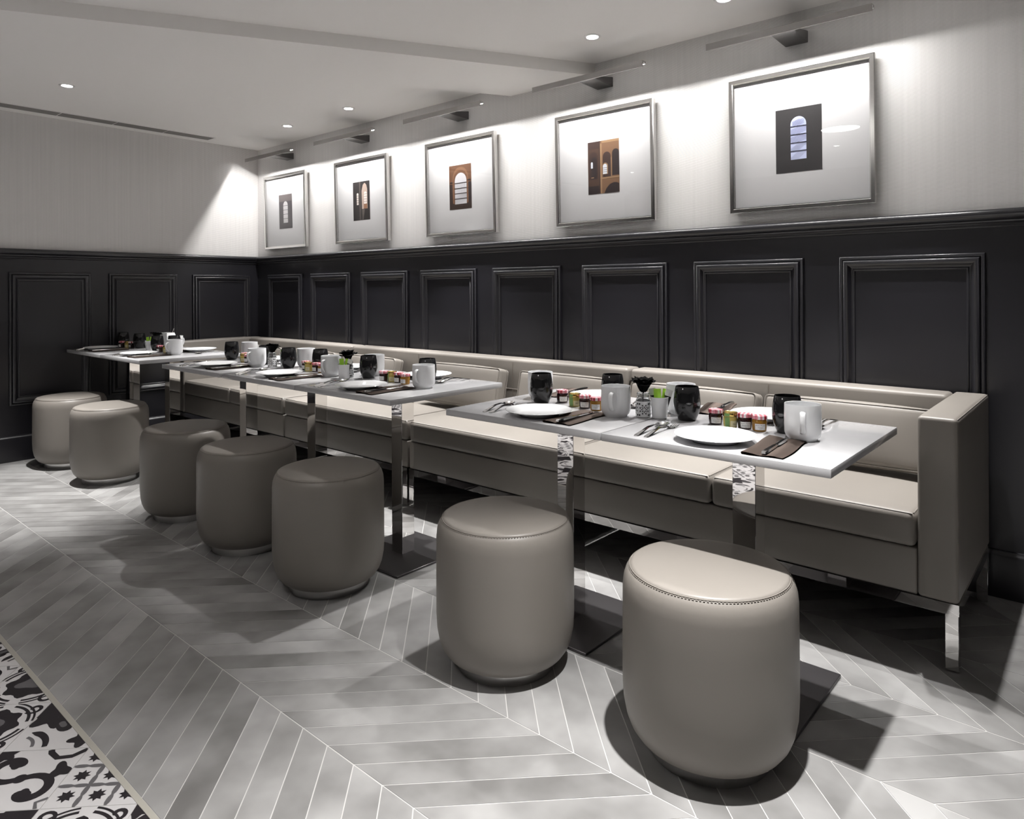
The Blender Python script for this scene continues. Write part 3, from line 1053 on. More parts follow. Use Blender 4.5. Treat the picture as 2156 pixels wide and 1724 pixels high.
for ring in range(5):
    f = ring / 4
    tr, br = [], []
    for k in range(20):
        t = 2 * PI * k / 20
        x = 0.0190 * f * math.sin(t)
        y = 0.077 + 0.0295 * f * math.cos(t)
        z = 0.0010 + 0.0070 * f ** 2
        tr.append((x, y, z + 0.0011)); br.append((x * 1.03, y, z))
    top.append([bm.verts.new(p) for p in tr]); bot.append([bm.verts.new(p) for p in br])
for rows, flip in ((top, False), (bot, True)):
    for a, b in zip(rows[1:], rows[2:]):
        for k in range(20):
            bm.faces.new((a[k], a[(k + 1) % 20], b[(k + 1) % 20], b[k]))
    bm.faces.new(rows[1])
for k in range(20):
    bm.faces.new((top[4][k], top[4][(k + 1) % 20], bot[4][(k + 1) % 20], bot[4][k]))
bmesh.ops.delete(bm, geom=[v for v in bm.verts if not v.link_faces], context='VERTS')
me_sb = fin('spoon_bowl', bm)

# jars: a short faceted glass, lid, paper label with print
jar_prof = [(0.0175, 0.0), (0.0195, 0.002), (0.0205, 0.010), (0.0212, 0.026), (0.0208, 0.031), (0.0188, 0.034), (0.0188, 0.037)]
lid_prof = [(0.0205, 0.0355), (0.0218, 0.0360), (0.0222, 0.0385), (0.0222, 0.0440), (0.0212, 0.0462), (0.0185, 0.0468), (0.0175, 0.0460), (0.0, 0.0460)]
me_jar = {k: lathe_mesh('jar_glass', jar_prof, k, 24, 30, (True, True)) for k in ('jam', 'honey', 'amber')}
me_lid = {k: lathe_mesh('lid', lid_prof, k, 28, 40, (True, False)) for k in ('gingham', 'gold')}

def wrap_patch(a0, a1, z0, z1, r0, mats, name, n=8):
    bm = bmesh.new()
    cols = []
    for i in range(n + 1):
        a = math.radians(a0 + (a1 - a0) * i / n)
        cols.append([bm.verts.new((r0(z) * math.cos(a), r0(z) * math.sin(a), z)) for z in [z0 + (z1 - z0) * q / 8 for q in range(9)]])
    for a, b in zip(cols, cols[1:]):
        for q in range(8):
            bm.faces.new((a[q], b[q], b[q + 1], a[q + 1]))
    return mesh_from(name, bm, mats, 60)
def jar_r(z):
    for (ra, za), (rb, zb) in zip(jar_prof, jar_prof[1:]):
        if za <= z <= zb:
            return ra + (rb - ra) * (z - za) / (zb - za) + 0.0004
    return 0.0216

def text_mesh(lines, name):
    """printed lettering bent round the jar: lines of (text, height z, letter size)"""
    out = bmesh.new()
    for txt, zc, size in lines:
        cu = bpy.data.curves.new('print', 'FONT')
        cu.body = txt
        cu.size = size
        cu.align_x = 'CENTER'
        cu.align_y = 'CENTER'
        cu.shear = 0.25
        cu.resolution_u = 1
        t = bpy.data.objects.new('print', cu)
        COL.objects.link(t)
        bpy.context.view_layer.update()
        me = t.to_mesh()
        tmp = bmesh.new()
        tmp.from_mesh(me)
        for v in tmp.verts:
            z = zc + v.co.y
            a = v.co.x / 0.0212
            r = jar_r(z) + 0.00035
            v.co = Vector((r * math.cos(a), r * math.sin(a), z))
        tm = bpy.data.meshes.new('tmp')
        tmp.to_mesh(tm)
        tmp.free()
        out.from_mesh(tm)
        bpy.data.meshes.remove(tm)
        t.to_mesh_clear()
        bpy.data.objects.remove(t)
        bpy.data.curves.remove(cu)
    return mesh_from(name, out, 'ink')

me_label = wrap_patch(-42, 42, 0.0055, 0.0235, jar_r, 'paper', 'paper_label')
me_label_h = wrap_patch(-4, 60, 0.0045, 0.0225, jar_r, 'cream', 'paper_label')
me_band = wrap_patch(-52, -10, 0.0008, 0.0335, jar_r, 'greenband', 'green_band')
me_band_top = wrap_patch(-52, -10, 0.0362, 0.0445, lambda z: 0.0226, 'greenband', 'lid_seal')
me_print = {
    'jam': text_mesh([('Bonne Maman', 0.0190, 0.0046), ('Framboises', 0.0130, 0.0046), ('30 g', 0.0082, 0.0030)], 'label_print'),
    'amber': text_mesh([('Bonne Maman', 0.0190, 0.0046), ('Oranges', 0.0130, 0.0046), ('30 g', 0.0082, 0.0030)], 'label_print'),
    'honey': text_mesh([('Miel', 0.0130, 0.0060)], 'label_print'),
}

def jar(kind, x, y, label, face):
    j = thing('jam_jar', label, 'jar', (x, y, TZ), face, 'small preserve jars on the tables')
    g = ob('jar_glass', me_jar[kind], j)
    ob('lid', me_lid['gold' if kind == 'honey' else 'gingham'], j, (0, 0, 0), (0, 0, x * 40))
    lb = ob('paper_label', me_label_h if kind == 'honey' else me_label, j)
    pr = ob('label_print', me_print[kind], lb, (0, 0, 0), (0, 0, math.radians(27) if kind == 'honey' else 0))
    if kind == 'honey':
        ob('green_band', me_band, j)
        ob('lid_seal', me_band_top, j)

# sugar cup, sachets, vase and flower
cup_prof = [(0.0, 0.003), (0.021, 0.003), (0.022, 0.0), (0.0238, 0.001), (0.0255, 0.020), (0.0288, 0.0665), (0.0295, 0.0680), (0.0290, 0.0690), (0.0278, 0.0675), (0.0240, 0.015), (0.022, 0.006), (0.0, 0.005)]
me_cup = lathe_mesh('sugar_cup', cup_prof, 'china', 36, 50, (False, False))
def sachet_mesh(mt, mt2=None):
    bm = bmesh.new()
    hw, h = 0.0115, 0.072
    for z0, z1, mi in ((0.0, 0.050, 0), (0.050, h, 1 if mt2 else 0)):
        rows = []
        for z in (z0, (z0 + z1) / 2, z1):
            b = 0.0028 * math.sin(PI * min(1, z / h)) + 0.0004
            rows.append([bm.verts.new(p) for p in ((-hw, -0.0003, z), (0, -b, z), (hw, -0.0003, z), (hw, 0.0003, z), (0, b, z), (-hw, 0.0003, z))])
        for a, b in zip(rows, rows[1:]):
            for k in range(6):
                bm.faces.new((a[k], a[(k + 1) % 6], b[(k + 1) % 6], b[k])).material_index = mi
        if z0 == 0:
            bm.faces.new(list(reversed(rows[0])))
        if z1 == h:
            bm.faces.new(rows[-1]).material_index = mi
    bmesh.ops.recalc_face_normals(bm, faces=bm.faces)
    return mesh_from('sachet', bm, [mt, mt2] if mt2 else mt)
me_sg = sachet_mesh('green')
me_sk = sachet_mesh('blackpaper', 'paper')
vase_prof = [(0.0225, 0.0), (0.0235, 0.002), (0.0235, 0.052), (0.0225, 0.056), (0.0195, 0.062), (0.0190, 0.066), (0.0205, 0.0675), (0.0205, 0.0695), (0.0192, 0.0705), (0.0192, 0.074), (0.0205, 0.0750), (0.0205, 0.0770),
             (0.0192, 0.079), (0.0180, 0.079), (0.0180, 0.064), (0.0210, 0.054), (0.0215, 0.006), (0.0, 0.005)]
me_vase = lathe_mesh('jar_glass', vase_prof, 'clear', 32, 40, (True, False))
me_sleeve = lathe_mesh('sleeve', [(0.0236, 0.0015), (0.0243, 0.0020), (0.0243, 0.0520), (0.0236, 0.0530)], 'china', 36, 40, (False, False))
# openwork rosettes of the sleeve: petals laid round a six-fold flower
bm = bmesh.new()
def leafq(ca, cz, ang, l, wd):
    pts = []
    for k in range(8):
        t = 2 * PI * k / 8
        u, v = l * math.cos(t), wd * math.sin(t)
        da, dz = u * math.cos(ang) - v * math.sin(ang), u * math.sin(ang) + v * math.cos(ang)
        a = ca + da / 0.0246
        z = min(max(cz + dz, 0.004), 0.050)
        pts.append(bm.verts.new((0.02465 * math.cos(a), 0.02465 * math.sin(a), z)))
    bm.faces.new(pts)
for k in range(4):
    ca = k * PI / 2
    for q in range(8):
        an = q * PI / 4
        leafq(ca + 0.0075 * math.cos(an) / 0.0246, 0.027 + 0.0075 * math.sin(an), an, 0.0038, 0.0014)
        an2 = an + PI / 8
        leafq(ca + 0.0140 * math.cos(an2) / 0.0246, 0.027 + 0.0140 * math.sin(an2), an2 + 0.6, 0.0036, 0.0013)
        leafq(ca + 0.0140 * math.cos(an2) / 0.0246, 0.027 + 0.0140 * math.sin(an2), an2 - 0.9, 0.0032, 0.0012)
    for sx in (-1, 1):
        for sz in (-1, 1):
            for an in (0.4, 1.2, 2.2):
                leafq(ca + sx * 0.0155 / 0.0246, 0.027 + sz * 0.0180, an, 0.0038, 0.0014)
me_open = mesh_from('openwork', bm, 'void')

def flower_mesh(seed):
    rnd = random.Random(seed)
    bm = bmesh.new()
    for ringn, (n, r0, tilt, ln) in enumerate(((4, 0.003, 4, 0.046), (6, 0.007, 12, 0.052), (7, 0.011, 24, 0.052))):
        for k in range(n):
            a = 2 * PI * k / n + ringn * 0.5 + rnd.uniform(-.15, .15)
            tl = math.radians(tilt + rnd.uniform(-8, 8))
            rows = []
            for i in range(6):
                v = i / 5
                hw = 0.0095 + 0.0150 * math.sin(PI * min(0.62, 0.12 + 0.55 * v))
                row = []
                for q in range(-2, 3):
                    jag = rnd.uniform(-0.005, 0.004) if i == 5 else (rnd.uniform(-.002, .002) if abs(q) == 2 else 0)
                    s = v * ln + jag
                    bend = tl + 0.5 * v * v
                    out = r0 + s * math.sin(bend) - 0.006 * (q / 2) ** 2
                    zz = s * math.cos(bend) + 0.002 * abs(q)
                    side = hw * q / 2
                    row.append(bm.verts.new((out * math.cos(a) - side * math.sin(a), out * math.sin(a) + side * math.cos(a), zz)))
                rows.append(row)
            for ra, rb in zip(rows, rows[1:]):
                for q in range(4):
                    bm.faces.new((ra[q], ra[q + 1], rb[q + 1], rb[q]))
    bmesh.ops.solidify(bm, geom=list(bm.faces), thickness=0.0006)
    return mesh_from('petals', bm, 'black')
ME_FL = [flower_mesh(s) for s in range(4)]
me_stem = tube_mesh('stem', [(0.004, 0, -0.064), (0.002, 0, -0.03), (0, 0, 0.006)], 0.0022, 'black', 8)

# ---- placing
HAND = math.radians(-72)
def plate(x, y, label):
    tag(ob('plate', me_plate, None, (x, y, TZ)), label, 'plate', 'white side plates on the tables')
def mug(x, y, label, rz):
    e = thing('mug', label, 'mug', (x, y, TZ), rz, 'white mugs on the tables')
    ob('cup_body', me_mug, e)
    ob('handle', me_handle, e)
def tumbler(x, y, label):
    tag(ob('tumbler', me_tum, None, (x, y, TZ)), label, 'tumbler', 'charcoal tumblers on the tables')
def napkin(x, y, label, rz, k):
    tag(ob('napkin', ME_NAP[k % 4], None, (x, y, TZ), (0, 0, rz)), label, 'napkin', 'folded brown napkins on the tables')
def knife(x, y, label, rz, z=0.0075):
    e = thing('knife', label, 'knife', (x, y, TZ + z), rz, 'table knives on the napkins')
    ob('knife_handle', me_kh, e)
    ob('knife_blade', me_kb, e)
def fork(x, y, label, rz):
    e = thing('fork', label, 'fork', (x, y, TZ), rz, 'forks on the tables')
    ob('fork_handle', me_fh, e)
    ob('fork_head', me_ft, e)
def spoon(x, y, label, rz):
    e = thing('spoon', label, 'spoon', (x, y, TZ), rz, 'spoons on the tables')
    ob('spoon_handle', me_sh, e)
    ob('spoon_bowl', me_sb, e)
def vase(x, y, where, k, rz=0.0):
    e = thing('vase', f'small glass jar vase in white openwork sleeve {where}', 'vase', (x, y, TZ), rz - 0.9, 'small vases on the tables')
    ob('jar_glass', me_vase, e)
    sv = ob('sleeve', me_sleeve, e)
    ob('openwork', me_open, sv)
    f = thing('flower', f'ragged black flower standing in the small vase {where}', 'flower', (x, y, TZ + 0.0815), k * 1.3, 'black flowers in the vases')
    f.rotation_euler = (0.05, 0.10 - 0.2 * (k % 2), k * 1.3)
    f.scale = (0.82, 0.82, 1.05)
    ob('petals', ME_FL[k % 4], f)
    ob('stem', me_stem, f)
def sugar(x, y, where, seed, n_green=1):
    tag(ob('sugar_cup', me_cup, None, (x, y, TZ)), f'small white cup holding sugar sachets {where}', 'cup', 'sugar cups on the tables')
    rnd = random.Random(seed)
    cells = [('green', 0.004, -0.020, -0.05, 0.10, 0.45), ('black', -0.018, 0.000, -0.22, 0.05, 0.3), ('black', 0.016, 0.010, 0.30, 0.1, 0.5), ('green2', 0.020, -0.004, 0.20, -0.1, 1.5)]
    for kind, dx, dy, lean, tip, rz in cells:
        g = kind.startswith('green')
        lab = {'green': f'lime green sugar sachet standing at front of white cup {where}',
               'green2': f'lime green sugar sachet edge-on in white cup {where}'}.get(kind) or \
              (f'black and white sachet at {"left" if dx < 0 else "right"} of white cup {where}')
        ux, uy = 0.744, 0.668            # roughly across the view so the cup is filled from side to side
        o = tag(ob('sugar_sachet', me_sg if g else me_sk, None, (x + dx * 0.6, y + dy * 0.6, TZ + 0.024), (0, lean, rz)), lab, 'sachet', 'sugar sachets in the cups')

# per table: measured spots.  keys: fp front plate, fm front mug, tr tumbler behind it, tl left tumbler, bm back mug, jars, fn napkin, cut cutlery
SPOTS = [
    dict(fp=(4.920, -1.392), bp=(4.905, -0.985), fm=(5.098, -1.220), tr=(5.032, -1.153), tl=(4.717, -1.156), bm=(4.646, -1.060),
         jars=[('jam', 4.816, -1.161), ('honey', 4.872, -1.181), ('jam', 4.915, -1.175), ('amber', 4.960, -1.178)],
         fn=(5.082, -1.372, 0.10), bn=(4.700, -0.912, 0.22), cut=(4.733, -1.375, 0.06), bc=(5.060, -0.960, 0)),
    dict(fp=(4.300, -1.394), bp=(4.262, -0.985), fm=(4.504, -1.241), tr=(4.362, -1.039), tl=(4.140, -1.178), bm=(4.064, -1.089),
         jars=[('jam', 4.200, -1.129), ('honey', 4.286, -1.170), ('jam', 4.338, -1.180), ('amber', 4.395, -1.195)],
         fn=(4.434, -1.360, 0.06), bn=(4.080, -0.942, 0.20), cut=(4.118, -1.368, 0.20), bc=(4.455, -0.985, 0)),
    dict(fp=(3.322, -1.382), bp=(3.270, -0.950), fm=(3.515, -1.201), tr=(3.390, -1.066), tl=(3.056, -1.140), bm=(2.975, -1.040),
         jars=[('jam', 3.200, -1.163), ('honey', 3.245, -1.150), ('jam', 3.297, -1.156), ('amber', 3.362, -1.173)],
         fn=(3.460, -1.355, 0.04), bn=(3.120, -0.930, 0.20), cut=(3.115, -1.375, 0.18), bc=(3.440, -0.970, 0)),
    dict(fp=(2.652, -1.370), bp=(2.690, -0.985), fm=(2.850, -1.208), tr=(2.575, -1.085), tl=(2.359, -1.140), bm=(2.379, -1.045),
         jars=[('jam', 2.510, -1.130), ('honey', 2.580, -1.158), ('jam', 2.636, -1.150), ('amber', 2.697, -1.157)],
         fn=(2.790, -1.358, 0.04), bn=(2.480, -0.950, 0.20), cut=(2.412, -1.372, 0.22), bc=(2.790, -0.965, 0)),
    dict(fp=(1.990, -1.362), bp=(1.985, -0.970), fm=(2.156, -1.212), tr=(2.098, -1.125), tl=(1.680, -1.113), bm=(1.685, -1.000),
         jars=[('jam', 1.790, -1.085), ('honey', 1.860, -1.130), ('jam', 1.915, -1.135), ('amber', 1.975, -1.140)],
         fn=(2.128, -1.345, 0.05), bn=(1.800, -0.950, 0.20), cut=(1.790, -1.372, 0.20), bc=(2.130, -0.985, 0)),
    dict(fp=(0.935, -1.362), bp=(0.952, -0.972), fm=(1.070, -1.190), tr=(0.795, -1.075), tl=(0.725, -1.160), bm=(0.690, -1.020),
         jars=[('jam', 0.792, -1.170), ('honey', 0.845, -1.150), ('jam', 0.900, -1.155), ('amber', 0.952, -1.160)],
         fn=(1.073, -1.345, 0.06), bn=(0.800, -0.925, 0.0), cut=(0.795, -1.372, 0.22), bc=(1.120, -0.985, 0)),
    dict(fp=(0.245, -1.355), bp=(0.300, -0.985), fm=None, tr=(0.330, -1.125), tl=(0.092, -1.150), bm=None,
         jars=[('jam', 0.150, -1.180), ('honey', 0.205, -1.160), ('jam', 0.255, -1.152)],
         fn=(0.385, -1.345, 0.06), bn=(0.150, -0.930, 0.16), cut=(0.115, -1.372, 0.2), bc=(0.500, -0.985, 0)),
]
JN = ['leftmost dark berry jam jar with gingham lid', 'pale honey jar with gold lid and green band', 'dark berry jam jar between honey and amber jars', 'amber jam jar with gingham lid']
for i, s in enumerate(SPOTS):
    on = 'on ' + TPH[i]
    W = lambda a: f'{a} {on}'
    plate(*s['fp'], W('round white plate at the stool side'))
    plate(*s['bp'], W('round white plate at the sofa side'))
    if s['fm']:
        mug(*s['fm'], W('white mug with handle facing the stools,'), HAND)
    tumbler(*s['tr'], W('charcoal glass tumbler behind the stool-side mug') if s['fm'] else W('charcoal glass tumbler right of the jars'))
    tumbler(*s['tl'], W('charcoal glass tumbler left of the jars'))
    if s['bm']:
        mug(*s['bm'], W('white mug turned to the sofa, behind left tumbler'), HAND + PI)
    for q, (kind, x, y) in enumerate(s['jars']):
        jl = JN[q] if not (i == 6 and q == 2) else 'dark berry jam jar right of the honey jar'
        if i == 6 and q == 1:
            jl = JN[1]
        jar(kind, x, y, W(jl), math.radians(-62 + (22 if q == 0 and i == 1 else 0) - (20 if i > 1 else 0)))
    x, y, a = s['fn']
    napkin(x, y, W('folded brown napkin at the stool side'), a - 0.04, i)
    knife(x + 0.000, y - 0.010, W('steel knife lying on the stool-side napkin'), a - 0.02)
    x, y, a = s['bn']
    napkin(x, y, W('folded brown napkin at the sofa side'), a + PI, i + 1)
    knife(x + 0.018, y + 0.030, W('steel knife lying on the sofa-side napkin'), a + PI - 0.1)
    x, y, a = s['cut']
    fork(x + 0.012, y, W('steel fork left of the stool-side plate'), a * 0.8)
    spoon(x - 0.020, y - 0.002, W('steel spoon left of the stool-side plate'), a)
    x, y, a = s['bc']
    fork(x - 0.014, y, W('steel fork right of the sofa-side plate'), PI + 0.05)
    spoon(x + 0.022, y, W('steel spoon right of the sofa-side plate'), PI - 0.03)

vase(4.581, -1.197, 'between first and second tables', 0)
sugar(4.632, -1.180, 'between first and second tables', 1)
vase(2.956, -1.182, 'between third and fourth tables', 1)
sugar(2.990, -1.232, 'between third and fourth tables', 2)
vase(2.262, -1.180, 'between fourth and fifth tables', 2)
sugar(2.290, -1.120, 'between fourth and fifth tables', 3)
vase(0.590, -1.115, 'at join of far table pair', 3)
sugar(0.610, -1.165, 'at join of far table pair', 4)

# crumpled white napkin behind the fourth table's left tumbler
bm = bmesh.new()
rnd = random.Random(5)
bmesh.ops.create_icosphere(bm, subdivisions=3, radius=0.038)
for v in bm.verts:
    k = 1 + 0.28 * math.sin(v.co.x * 190 + v.co.y * 120) * math.cos(v.co.z * 150) + rnd.uniform(-.07, .07)
    v.co = Vector((v.co.x * k, v.co.y * k, max(-0.6, v.co.z / 0.038) * 0.034 * k))
zmin = min(v.co.z for v in bm.verts)
for v in bm.verts:
    v.co.z -= zmin
tag(ob('crumpled_napkin', mesh_from('crumpled_napkin', bm, 'paper'), None, (2.335, -0.905, TZ)), 'crumpled white paper napkin behind left tumbler on the fourth table', 'napkin')

# white creamer with a spoon stick on the far pair
cr = thing('sugar_bowl', 'square white lidded bowl with a stirring spoon on far table pair', 'bowl', (0.520, -1.010, TZ), 0.4)
bm = bmesh.new()
prism(bm, [(-.042, -.042), (.042, -.042), (.042, .042), (-.042, .042)], lambda p: (p[0] * .85, p[1] * .85, 0), lambda p: (p[0], p[1], 0.085))
ob('bowl_body', fin('bowl_body', bm, 'china', 20), cr)
bm = bmesh.new()
prism(bm, [(-.044, -.044), (.044, -.044), (.044, .044), (-.044, .044)], lambda p: (p[0], p[1], 0.0852), lambda p: (p[0] * .8, p[1] * .8, 0.115))
ob('bowl_lid', fin('bowl_lid', bm, 'china', 20), cr)
ob('stirring_spoon', tube_mesh('stirring_spoon', [(0.024, 0.02, 0.10), (0.036, 0.03, 0.145)], [0.0018, 0.003], 'steel', 8), cr)

# ================================================================== PICTURES
FW, FH = 0.630, 0.622
def frame_mesh():
    bm = bmesh.new()
    prof = [(0.0, 0.0), (0.0, 0.026), (0.003, 0.030), (0.018, 0.030), (0.021, 0.027), (0.0215, 0.019), (0.024, 0.019), (0.024, 0.0)]
    rings = []
    for d, h in prof:
        rings.append([bm.verts.new((x, -h, z)) for x, z in ((-FW / 2 + d, d), (FW / 2 - d, d), (FW / 2 - d, FH - d), (-FW / 2 + d, FH - d))])
    for a, b in zip(rings, rings[1:]):
        for i in range(4):
            j = (i + 1) % 4
            bm.faces.new((a[i], a[j], b[j], b[i]))
    bmesh.ops.recalc_face_normals(bm, faces=bm.faces)
    return mesh_from('frame', bm, 'frame')
me_frame = frame_mesh()
me_mat = box_mesh('mat_board', (-FW / 2 + .0235, FW / 2 - .0235, -0.012, -0.008, .0235, FH - .0235), 'matboard')
me_pane = box_mesh('glass', (-FW / 2 + .0238, FW / 2 - .0238, -0.0185, -0.0183, .0238, FH - .0238), 'pane')
me_bkg = box_mesh('backing', (-FW / 2 + .010, FW / 2 - .010, -0.008, 0.006, .010, FH - .010), 'backing')

def arch_pts(cx, z0, wd, h, n=10):
    r = wd / 2
    p = [(cx - r, z0), (cx + r, z0)]
    for i in range(n + 1):
        a = PI * i / n
        p.append((cx + r * math.cos(a), z0 + h - r + r * math.sin(a)))
    return p

def print_mesh(k):
    """a small photographic print: generic arched windows and church arcades, made of flat printed shapes"""
    PW, PH = 0.200, 0.285
    cols = [
        [(0.055, 0.049, 0.054), (0.48, 0.46, 0.47), (0.050, 0.045, 0.05), (0.12, 0.10, 0.10)],
        [(0.020, 0.016, 0.016), (0.70, 0.62, 0.58), (0.26, 0.13, 0.07), (0.09, 0.075, 0.068), (0.42, 0.32, 0.27)],
        [(0.125, 0.058, 0.030), (0.52, 0.51, 0.53), (0.030, 0.016, 0.012), (0.190, 0.095, 0.050), (0.022, 0.014, 0.014), (0.27, 0.27, 0.30)],
        [(0.170, 0.092, 0.050), (0.55, 0.58, 0.63), (0.040, 0.021, 0.017), (0.022, 0.014, 0.014), (0.27, 0.165, 0.088), (0.062, 0.033, 0.022)],
        [(0.028, 0.026, 0.027), (0.50, 0.54, 0.74), (0.03, 0.03, 0.05), (0.17, 0.18, 0.30)],
    ][k]
    mats = []
    for q, c in enumerate(cols):
        mats.append(mat(f'print ink {k} {q}', c, 0.7, spec=0.3))
    bm = bmesh.new()
    lev = [0]
    def flat(pts, mi):
        lev[0] += 1
        y = -0.0005 - 0.00004 * lev[0]
        ar = sum(pts[i][0] * pts[(i + 1) % len(pts)][1] - pts[(i + 1) % len(pts)][0] * pts[i][1] for i in range(len(pts)))
        if ar < 0:
            pts = pts[::-1]
        vs = [bm.verts.new((x - PW / 2, y, z)) for x, z in pts]
        f = bm.faces.new(vs)
        f.material_index = mi
    def rect(x0, x1, z0, z1, mi):
        flat([(x0, z0), (x1, z0), (x1, z1), (x0, z1)], mi)
    def hatch(cx, z0, wd, h, mi, n, slope, lw=0.0016):
        # printed lead lines across the window, kept inside its rectangle
        for i in range(n):
            za = z0 + h * (i + 0.5) / n
            pts = [(cx - wd / 2, za - slope * wd / 2 - lw / 2), (cx + wd / 2, za + slope * wd / 2 - lw / 2), (cx + wd / 2, za + slope * wd / 2 + lw / 2), (cx - wd / 2, za - slope * wd / 2 + lw / 2)]
            q = clip(pts, [(0, -1, -z0), (0, 1, z0 + h)])
            if len(q) >= 3:
                flat(q, mi)
    rect(0, PW, 0, PH, 0)
    if k == 0:
        rect(0, PW, PH * .80, PH, 3)
        flat(arch_pts(0.10, 0.048, 0.068, 0.180), 1)
        for i in range(4):
            rect(0.062, 0.138, 0.082 + 0.036 * i, 0.0855 + 0.036 * i, 2)
    elif k == 1:
        rect(0.076, 0.090, 0, PH, 3)
        flat(arch_pts(0.055, 0.115, 0.022, 0.088), 1)
        for i in range(4):
            rect(0.042, 0.068, 0.130 + 0.017 * i, 0.1325 + 0.017 * i, 0)
        flat([(0.105, 0.082), (0.172, 0.082), (0.172, 0.225), (0.160, 0.258), (0.140, 0.272), (0.120, 0.258), (0.104, 0.215)], 4)
        rect(0.128, 0.168, 0.082, 0.118, 2)
        flat(arch_pts(0.148, 0.118, 0.034, 0.090), 1)
        for i in range(4):
            rect(0.130, 0.166, 0.133 + 0.0185 * i, 0.1355 + 0.0185 * i, 3)
        flat([(0.105, 0.082), (0.112, 0.0), (0.120, 0.0), (0.142, 0.078)], 3)
    elif k == 2:
        rect(0, PW, 0, 0.045, 2)
        rect(0, 0.030, 0.045, 0.165, 2)
        rect(0.168, PW, 0.045, 0.170, 4)
        flat(arch_pts(0.102, 0.040, 0.140, 0.232, 14), 3)
        flat(arch_pts(0.102, 0.036, 0.126, 0.216, 14), 0)
        flat(arch_pts(0.104, 0.034, 0.106, 0.200, 14), 1)
        hatch(0.104, 0.036, 0.104, 0.062, 5, 10, 0.45)
        for i in range(9):
            rect(0.056 + .0108 * i, 0.0575 + .0108 * i, 0.100, 0.170, 5)
        for z in (0.0655, 0.099, 0.132, 0.166):
            rect(0.051, 0.157, z, z + 0.0045, 4)
        rect(0.010, 0.032, 0.172, 0.180, 4)
        rect(0.168, 0.195, 0.178, 0.186, 4)
    elif k == 3:
        rect(0, 0.080, 0, PH, 5)
        rect(0, 0.080, PH * .86, PH, 2)
        flat(arch_pts(0.036, 0.080, 0.056, 0.150), 2)
        flat(arch_pts(0.040, 0.084, 0.036, 0.118), 3)
        flat(arch_pts(0.025, 0.142, 0.013, 0.034), 1)
        rect(0.020, 0.038, 0.088, 0.093, 4)
        rect(0, 0.080, 0, 0.044, 3)
        rect(0.072, 0.080, 0, PH, 2)
        rect(0.080, 0.090, 0, 0.270, 4)
        rect(0.090, PW, 0.272, PH, 4)
        flat(arch_pts(0.122, 0.088, 0.050, 0.134), 2)
        flat(arch_pts(0.178, 0.092, 0.044, 0.140), 3)
        rect(0.1485, 0.1535, 0.088, 0.190, 4)
        flat(arch_pts(0.112, 0.102, 0.034, 0.062), 4)
        flat(arch_pts(0.110, 0.104, 0.026, 0.054), 1)
        for i in range(3):
            rect(0.097, 0.123, 0.114 + .011 * i, 0.116 + .011 * i, 5)
        rect(0.080, PW, 0.078, 0.086, 4)
        flat([(0.104, 0.0), (0.198, 0.0), (0.198, 0.044), (0.186, 0.052), (0.166, 0.054), (0.140, 0.046), (0.118, 0.026)], 3)
    else:
        flat(arch_pts(0.100, 0.056, 0.068, 0.190, 14), 1)
        for i in range(5):
            z0 = 0.058 + 0.0365 * i
            h = 0.034 if i < 4 else 0.030
            hatch(0.100, z0, 0.066 if i < 4 else 0.052, h, 3, 6, (0.8, 0.75, 0.28, 0.32, 0.34)[i])
        for i in range(4):
            rect(0.064, 0.136, 0.0915 + 0.0365 * i, 0.0950 + 0.0365 * i, 2)
    return mesh_from('print', bm, mats)

PIC_X = [0.497, 1.530, 2.565, 3.660, 4.690]
PIC_LAB = ['silver framed print of a pale arched window on grey, nearest the room corner',
           'silver framed print of a lit church arch in a black interior',
           'silver framed print of a barred arched window in orange stone',
           'silver framed print of a brown church arcade with columns',
           'silver framed print of a blue striped arched window on black']
for k, x in enumerate(PIC_X):
    e = thing('framed_picture', PIC_LAB[k], 'picture', (x, -0.009, 1.522), 0, 'silver framed prints above the panelling')
    e.rotation_euler = (math.radians(1.2), 0, 0)
    ob('frame', me_frame, e)
    ob('mat_board', me_mat, e)
    ob('print', print_mesh(k), e, (0.0, -0.0122, 0.166))
    ob('glass', me_pane, e)
    ob('backing', me_bkg, e)

# ---- picture lamps: a slim bar on a wedge arm, its strip hidden inside an open channel
bm = bmesh.new()
Lh = 0.346
box(bm, -Lh, Lh, -0.0265, -0.0225, 2.2490, 2.2785)
box(bm, -Lh, Lh, -0.0225, 0.0020, 2.2745, 2.2785)
box(bm, -Lh, Lh, -0.0015, 0.0020, 2.2657, 2.2745)
me_bar = mesh_from('lamp_bar', bm, 'lampmetal')
me_led = box_mesh('light_strip', (-Lh + .09, Lh - .09, -0.0135, -0.0095, 2.2720, 2.2745), 'led')
bm = bmesh.new()
aw = 0.049
wedge = [(0.204, 2.262), (0.204, 2.312), (0.196, 2.312), (0.002, 2.2745), (0.002, 2.268)]
prism(bm, wedge, lambda p: (-0.020 - aw, p[0], p[1]), lambda p: (-0.020 + aw, p[0], p[1]))
me_arm = fin('lamp_arm', bm, 'armmetal', None)
LAMP_X = [0.550, 1.565, 2.588, 3.676, 4.695]
LAMP_LAB = ['slim metal picture lamp above the print nearest the room corner', 'slim metal picture lamp above the lit church arch print', 'slim metal picture lamp above the orange stone window print',
            'slim metal picture lamp above the brown arcade print', 'slim metal picture lamp above the blue striped window print']
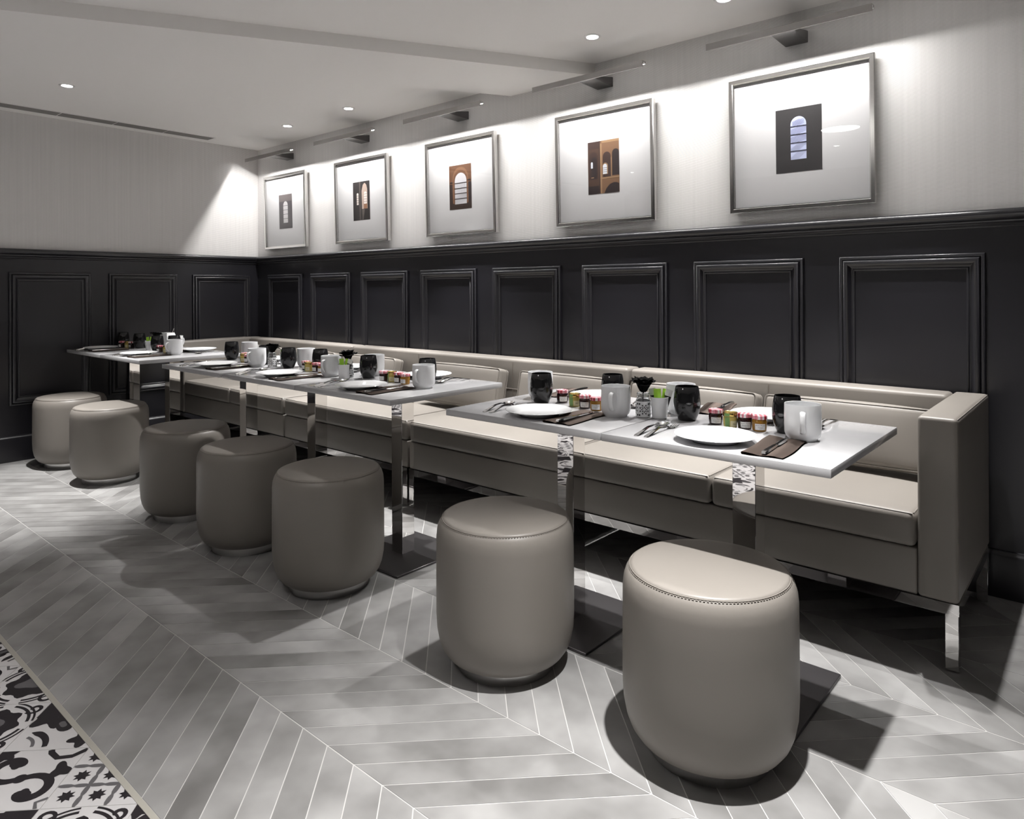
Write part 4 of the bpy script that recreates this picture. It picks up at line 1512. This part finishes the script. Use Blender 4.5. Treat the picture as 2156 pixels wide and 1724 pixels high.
for k, x in enumerate(LAMP_X):
    e = thing('picture_lamp', LAMP_LAB[k], 'lamp', (x, -0.2045, 0), 0, 'picture lamps along the wall')
    ob('lamp_bar', me_bar, e)
    ob('light_strip', me_led, e)
    ob('lamp_arm', me_arm, e)
    ld = bpy.data.lights.new('picture_lamp_light', 'AREA')
    ld.shape = 'RECTANGLE'
    ld.size, ld.size_y = 2 * Lh - .02, 0.004
    ld.energy = P_PICTURE
    ld.color = (1.0, 0.985, 0.965)
    lo = bpy.data.objects.new('picture_lamp_light', ld)
    COL.objects.link(lo)
    lo.parent = e
    lo.location = (0, -0.0115, 2.2700)

# ---- recessed downlights
bm = bmesh.new()
lathe(bm, [(0.028, -0.001), (0.030, -0.004), (0.040, -0.004), (0.043, 0.0)], 32, 0, False, False)
bmesh.ops.recalc_face_normals(bm, faces=bm.faces)
me_ring = mesh_from('trim_ring', bm, 'trimwhite', 40)
bm = bmesh.new()
lathe(bm, [(0.0, -0.0012), (0.0285, -0.0012)], 32, 0, False, False)
bmesh.ops.recalc_face_normals(bm, faces=bm.faces)
for f in bm.faces:
    if f.normal.z > 0:
        f.normal_flip()
me_lens = mesh_from('lens', bm, 'lens')
DL_LAB = ['recessed downlight in the low ceiling, closest to the far corner', 'recessed downlight in the low ceiling, before the third picture lamp',
          'recessed downlight in the low ceiling, hidden just behind the beam',
          'recessed downlight just past the beam, near the fourth picture', 'recessed downlight above the first picture lamp from the right', 'recessed downlight above the right armrest',
          'recessed downlight out in the low ceiling over the far stools', 'recessed downlight over the nearest stool',
          'added fill downlight in the back aisle, near the end wall', 'recessed downlight in the back aisle, in the middle', 'added fill downlight in the back aisle, beyond the camera', 'recessed downlight beside the camera']
for k, (x, y, pw, cone, bl, tilt) in enumerate(DOWNLIGHTS):
    e = thing('recessed_downlight', DL_LAB[k], 'light', (x, y, CEIL), 0, 'recessed ceiling downlights')
    ob('trim_ring', me_ring, e)
    ob('lens', me_lens, e)
    ld = bpy.data.lights.new('downlight', 'SPOT')
    ld.energy = pw
    ld.spot_size = math.radians(cone)
    ld.spot_blend = bl
    ld.shadow_soft_size = 0.02
    ld.color = (1.0, 0.985, 0.965)
    lo = bpy.data.objects.new('downlight', ld)
    COL.objects.link(lo)
    lo.parent = e
    lo.location = (0, 0, -0.012)
    lo.rotation_euler = (-math.radians(tilt), 0, 0)

# the round disc lamp in the aisle that the nearest picture's glass mirrors
dl = thing('disc_ceiling_lamp', 'round white disc ceiling lamp behind the camera', 'light', (4.0, -3.15, CEIL))
ob('disc_rim', lathe_mesh('disc_rim', [(0.150, -0.030), (0.160, -0.030), (0.162, -0.026), (0.162, 0.0)], 'trimwhite', 40, 40, (False, False)), dl)
ob('diffuser', lathe_mesh('diffuser', [(0.0, -0.029), (0.151, -0.029)], 'disc', 40, 40, (False, False)), dl)
